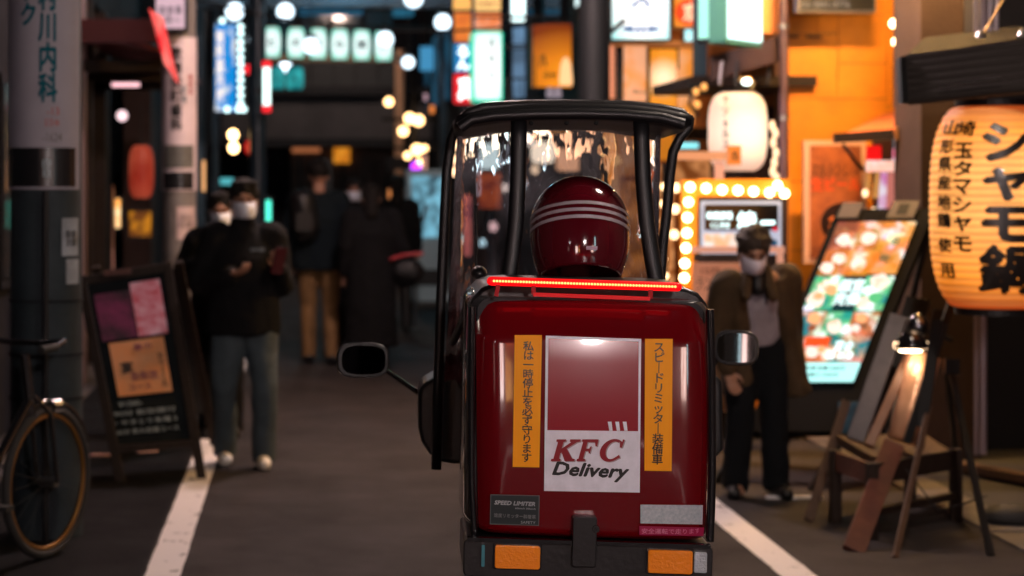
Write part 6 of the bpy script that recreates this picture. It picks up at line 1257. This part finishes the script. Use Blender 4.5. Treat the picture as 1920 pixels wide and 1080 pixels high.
        up_.cap(ne + Vector((-.05, -.03, .02)), ne + Vector((-.08, -.09, -.14)), .03, .035, 10).cap(ne + Vector((.05, -.03, .02)), ne + Vector((.08, -.09, -.14)), .03, .035, 10)
        inn = MB(); inn.tube([pe + Vector((0, -.0, cl.get('inz', .0))), pe.lerp(ch, .5), ch, ch.lerp(ne, .6), ne + Vector((0, 0, .01))], [(.155, .13), (.145, .125), (.16, .13), (.12, .09), (.068, .07)], 20, ref=(1, 0, 0))
        fused('sweater', inn, cl['inner'], t, .0115, 5, .008, 11)
        zp = MB().tube([ne + Vector((0, -.085, -.06)), ch + Vector((0, -.135, 0)), pe + Vector((0, -.135, .05))], .006, 6); ob('zip', zp, cl.get('zip', M_BLACK), t)
        nb = MB().cap(ne + Vector((0, -.02, .0)), ne + Vector((0, -.06, -.10)), .07, .045, 14); fused('collar', nb, M_BLACK, t, .010, 4)
    else:
        up_.cap(ne + Vector((-.035, -.03, .01)), ne + Vector((.035, -.03, .01)), .045, .045, 12)
    fused('coat' if cl['coat'] or hem < .7 else 'jacket', up_, cl['top'], t, .0125, 5, cl.get('wr', .010), 8)
    # hair
    if hair:
        hb = MB(); hm_ = MB()
        hm_.ell((0, .020, .052), .091, .099, .090, 22, 14)
        if hair == 'curly':
            hm_.ell((0, .014, .070), .092, .092, .076, 22, 14); rr_ = random.Random(5)
            for k in range(46):
                a, b_ = rr_.uniform(0, 2 * PI), rr_.uniform(-.15, 1.4); r_c = rr_.uniform(.018, .030); hm_.ell((.088 * math.cos(a) * math.cos(b_), .022 + .088 * math.sin(a) * math.cos(b_), .066 + .078 * math.sin(b_)), r_c, r_c, r_c, 8, 6)
        if hair == 'long': hm_.cap((0, .05, .03), (0, .075, -.17), .075, .06, 16)
        rq = random.Random(len(label))
        for k in range(0 if hair == 'curly' else 16):
            u = -1 + k / 7.5; hm_.cap((.070 * u, -.030 - .02 * (1 - u * u), .112), (.064 * u + rq.uniform(-.012, .012), -.070 + .034 * u * u, .062 + rq.uniform(-.022, .016)), .016, .007, 8)
        for sg in (-1, 1): hm_.cap((sg * .080, .0, .06), (sg * .082, .01, .0), .018, .012, 8)
        hm_.xf(HM)
        fused('hair', hm_, hairm or M_HAIR, t, .0085, 3, .006, 26)
    if skin:
        for sg in (-1, 1):
            e_ = MB().ell((sg * .031, -.078, .008), .013, .008, .0055, 10, 6).xf(HM); ob('eye', e_, mat('eye_dark', (.02, .012, .01), .2), t, smooth=2)
            e_ = MB().cap((sg * .018, -.092, .032), (sg * .046, -.084, .034), .004, .003, 8).xf(HM); ob('eyebrow', e_, M_HAIR, t, smooth=2)
    if mask:
        mk = MB(); vs = []; NU2, NV2 = 14, 9
        for j in range(NV2 + 1):
            v = j / NV2; z = -.002 - .095 * v
            for i in range(NU2 + 1):
                u = -1 + 2 * i / NU2; w_ = .074 - .016 * abs(v - .35); bulge = .118 * (1 - abs(u) ** 2.2) * (1 - .35 * max(0, v - .55) / .45 - .10 * max(0, .25 - v) / .25); pl_ = .0025 * math.sin(v * 16) * (1 - abs(u))
                vs.append((w_ * u, -.020 - bulge * .82 - .0 + pl_ - .012 * (1 - abs(u)), z))
        mk.add(vs, [(j * (NU2 + 1) + i, j * (NU2 + 1) + i + 1, (j + 1) * (NU2 + 1) + i + 1, (j + 1) * (NU2 + 1) + i) for j in range(NV2) for i in range(NU2)]); mk.xf(HM)
        mo = ob('face_mask', mk, cl.get('maskm', M_MASK), t, smooth=2); sd_ = mo.modifiers.new('solid', 'SOLIDIFY'); sd_.thickness = .003
        for sg in (-1, 1): ob('ear_loop', MB().tube([(sg * .07, -.03, -.01), (sg * .082, .0, .018), (sg * .084, .022, .0), (sg * .072, -.02, -.07)], .0015, 6).xf(HM), cl.get('maskm', M_MASK), t)
    return t
def _caps(p0, p1, r0, r1, side):
    m = MB(); m.tube([p0, p0.lerp(p1, .35), p0.lerp(p1, .8), p1], [(r0, .020), (r1, .017), (r1 * 1.06, .015), (r1 * .9, .012)], 12, ref=side); return m.v, m.f

JACKB = mat('jacket_black', (.005, .005, .006), .9, bump=.3, bscale=40, spec=.15)
JEAN = mat('jeans', (.045, .065, .08), .85, bump=.4, bscale=90, var=.4, vscale=5)
p1s = at(457, 340, 10.75)
man1 = person('person', 'masked man in black jacket, jeans and white shoes walking towards the camera', (p1s.x, 10.75, 0), math.radians(4),
    dict(er=(.235, .0, 1.10), wr=(.205, -.16, 1.20), el=(-.27, .0, 1.12), wl=(-.085, -.19, 1.17), hl=(-.085, 0, .90), kl=(-.12, -.05, .49), al=(-.11, .16, .10), hr=(.09, 0, .90), kr=(.12, -.10, .50), ar=(.115, -.03, .085), turn=.05, tilt=.05),
    .930, dict(top=JACKB, trousers=JEAN, shoes=mat('shoe_white', (.7, .66, .6), .5), hem=.80, w=1.12, sw=1.15, legw=1.12))
letter(man1, 'SAGE', mat('print_grey', (.2, .24, .27), .5), (.085, .022), (.075, -.175, 1.315), bold=.02)
o = tag(ob('phone', MB().rbox(-.035, .035, -.005, .005, -.075, .075, .01), mat('phone_red', (.05, .006, .009), .2), bevel=.002), 'dark red phone held up by the masked man in the black jacket', 'phone'); o.location = (p1s.x + .200, 10.75 - .245, 1.165); o.rotation_euler = (.2, .15, .5)
p2s = at(405, 340, 12.0)
person('person', 'dark dressed person half hidden behind the masked man, only a face and an elbow showing', (p2s.x + .03, 12.0, 0), 0, dict(el=(-.27, .02, 1.18), wl=(-.12, -.16, 1.24), tilt=.15), .885, dict(top=JACKB, trousers=M_BLACK, hem=.6, w=1.1, sw=1.2), fingers=True, hair='long')
p3s = at(598, 340, 16.9)
KHA = mat('khaki', (.22, .115, .04), .85, bump=.3, bscale=60, var=.3)
person('person', 'tall man seen from behind in dark jacket and khaki trousers', (p3s.x, 16.9, 0), PI, dict(el=(-.25, .03, 1.12), er=(.25, .03, 1.12), kl=(-.10, -.03, .49), al=(-.11, .10, .09), kr=(.09, -.06, .49), ar=(.085, -.04, .085)), 1.03,
    dict(top=mat('jacket_navy', (.005, .009, .012), .9, bump=.3, spec=.15), trousers=KHA, shoes=M_BLACK, hem=.80, w=1.15, sw=1.2, legw=.95), mask=False)
bk = thing('backpack', 'dark bulky backpack slung on the shoulder of the man in khaki trousers', 'bag', (p3s.x - .12, 16.72, 1.33))
fused('pack', MB().cap((0, 0, -.14), (-.02, 0, .10), .13, .115, 18), M_BLACK, bk, .012, 4, .008); ob('strap', MB().tube([(.05, .0, .20), (.07, .12, .18), (.08, .2, .02)], .016, 8), M_BLACK, bk, smooth=True); ob('pocket', MB().rbox(-.08, .06, -.16, -.11, -.16, .0, .02), M_RUBBER, bk)
p4s = at(663, 340, 18.3)
person('person', 'small masked person in black facing the camera just behind the man in khaki trousers', (p4s.x, 18.3, 0), 0, None, .94, dict(top=JACKB, hem=.55, w=1.0), fingers=False)
p5s = at(696, 340, 16.3)
wo = person('person', 'person in a very long black coat seen from behind, carrying a dark bag', (p5s.x, 16.3, 0), PI, dict(er=(-.25, 0, 1.1), wr=(-.33, -.05, .92), sr=(-.175, 0, 1.39), el=(.23, .02, 1.12), wl=(.24, -.05, .9), sl=(.175, 0, 1.39), tilt=.3) if False else dict(el=(-.27, .0, 1.12), wl=(-.34, -.06, .93), tilt=.35, hd=(0, -.05, 1.56)), .93,
    dict(top=JACKB, trousers=M_BLACK, hem=.22, w=1.15, flare=1.05, sw=1.25), mask=False, hair='long')
bg_ = thing('handbag', 'dark bag with a red strap carried by the person in the very long black coat', 'bag', (at(765, 340, 16.2).x, 16.2, at(765, 530, 16.2).z))
fused('pouch', MB().ell((0, 0, .10), .14, .07, .11, 18, 12), M_BLACK, bg_, .012, 3, .008); ob('strap', MB().tube([(-.15, 0, .20), (-.03, -.02, .235), (.13, 0, .25)], .013, 8), mat('strap_red', (.4, .03, .04), .5), bg_, smooth=True)
p6s = at(744, 340, 20.5)
person('person', 'person in dark coat further off, between the long coat and the vending machine', (p6s.x, 20.5, 0), PI, None, .96, dict(top=JACKB, hem=.5, w=1.05), mask=False, fingers=False, hair='long')

# curly haired man by the bulb sign
COAT = mat('coat_brown', (.060, .032, .010), .9, bump=.5, bscale=50, var=.4, vscale=9)
GREY = mat('sweater_grey', (.34, .30, .35), .9, bump=.5, bscale=80, var=.35, vscale=7)
p7s = at(1418, 340, 9.75)
person('person', 'curly haired masked man in open brown coat and grey sweater beside the scooter', (p7s.x, 9.75, 0), math.radians(8),
    dict(ch=(-.03, -.10, 1.18), ne=(-.09, -.20, 1.335), hd=(-.125, -.275, 1.435), sl=(-.235, -.12, 1.25), sr=(.15, -.10, 1.29), el=(-.275, -.07, .98), wl=(-.22, -.12, .76), er=(.215, .0, 1.02), wr=(.225, .0, .80), kl=(-.115, -.05, .49), al=(-.125, .02, .085), kr=(.10, -.02, .49), ar=(.11, -.03, .085), toe_al=(-.05, -.15), toe_ar=(.01, -.17), tilt=.30, turn=-.12),
    .865, dict(top=COAT, trousers=mat('trousers_black', (.005, .006, .008), .9, spec=.15), shoes=M_BLACK, inner=GREY, coat=True, hem=.60, hx=.07, w=1.1, sw=1.15, legw=1.18, maskm=mat('mask_pale', (.72, .66, .78), .8), zip=M_DARK, inz=.0), hair='curly', hairm=mat('hair_brown', (.022, .012, .007), .55, bump=.8, bscale=120))

# rider, helmet seen from behind
rd = thing('person', 'scooter rider in glossy dark red helmet with three silver stripes', 'person', sct.location, rot=sct.rotation_euler)
hc = Lc(1087, 428, .62); R0x = .132
RJ = dict(pel=(hc.x, .78, .86), ch=(hc.x, .82, 1.13), ne=(hc.x, .78, hc.z - .17))
rb_ = MB(); rb_.tube([Vector(RJ['pel']) - Vector((0, 0, .10)), RJ['pel'], Vector(RJ['pel']).lerp(Vector(RJ['ch']), .5), RJ['ch'], Vector(RJ['ch']).lerp(Vector(RJ['ne']), .7), RJ['ne']], [(.14, .12), (.18, .14), (.165, .13), (.20, .13), (.15, .10), (.06, .06)], 20, ref=(1, 0, 0))
for sg in (-1, 1):
    s0 = Vector((hc.x + sg * .185, .80, 1.27)); e0_ = Vector((hc.x + sg * .22, 1.00, 1.08)); w0 = Vector((.03 + sg * .32, 1.22, 1.01))
    rb_.cap(s0, e0_, .07, .055, 14).cap(e0_, w0, .055, .04, 12)
    for k in range(4): rb_.cap(w0 + Vector((sg * -.03 + sg * .022 * k, .05, .02)), w0 + Vector((sg * -.03 + sg * .022 * k, .085, -.01)), .012, .010, 8)
    rb_.cap(w0, w0 + Vector((0, .05, .01)), .035, .035, 10).cap(w0 + Vector((-sg * .03, .03, .0)), w0 + Vector((-sg * .03, .07, -.02)), .012, .01, 8)
    h0 = Vector((hc.x + sg * .09, .82, .82)); k0 = Vector((hc.x + sg * .14, 1.22, .80)); a0 = Vector((hc.x + sg * .13, 1.18, .38)); rb_.cap(h0, k0, .09, .065, 14).cap(k0, a0, .062, .045, 14).cap(a0, a0 + Vector((0, .14, -.03)), .042, .034, 10)
rb_.cap(RJ['ne'], (hc.x, .66, hc.z - .03), .055, .055, 12)
fused('body', rb_, mat('rider_jacket', (.10, .008, .012), .6, bump=.2), rd, .012, 4)
HEL = mat('helmet_red', (.085, .003, .008), .10, coat=1.)
HMx = Matrix.Translation(hc) @ Euler((math.radians(-20), 0, 0)).to_matrix().to_4x4()
sH = (4.53 + .55) / F
def hel(q, rr=0.):
    """helmet surface radius factors at height fraction q (-1 bottom .. 1 top)"""
    base = math.sqrt(max(0, 1 - abs(q) ** 2.15)) if q > 0 else (1 - .20 * abs(q) ** 2.6)
    return base
prof_h = [(max(.0012, (R0x + 0) * hel(q)), .140 * q) for q in [-1 + 2 * k / 44 for k in range(45)]]
helm = ob('helmet', MB().lathe(prof_h, 48, sx=1.0, sy=1.12).add([], []), HEL, rd, smooth=2); helm.matrix_local = HMx
s_ = helm.modifiers.new('solid', 'SOLIDIFY'); s_.thickness = .004; s_.offset = -1
ST = mat('stripe_silver', (.50, .46, .50), .3, metal=.3, bump=.2, bscale=200)
for k, q0 in enumerate((.13, -.01, -.15)):
    pr_ = [((R0x * hel(q)) + .0012, .140 * q) for q in (q0, q0 + .022, q0 + .045, q0 + .065)]
    ob('helmet_stripe', MB().lathe(pr_, 48, sx=1.0, sy=1.12), ST, helm, smooth=2)
ob('visor_band', MB().lathe([(R0x * hel(q) + .001, .14 * q) for q in (-.25, -.1, .05)], 24, sx=1, sy=1.12, a0=math.radians(20), a1=math.radians(160)), mat('visor', (.02, .02, .025), .08, coat=1), helm, smooth=2)
q = HMx.inverted() @ Lc(1108, 502, .47)
ob('helmet_sticker', MB().box(-.014, .014, -.001, .001, -.005, .005), mat('sticker_small', (.5, .35, .45), .4), helm).location = (q.x, -R0x * 1.12 * hel(-.72) - .002, -.10)

bpy.data.scenes.remove(TS)
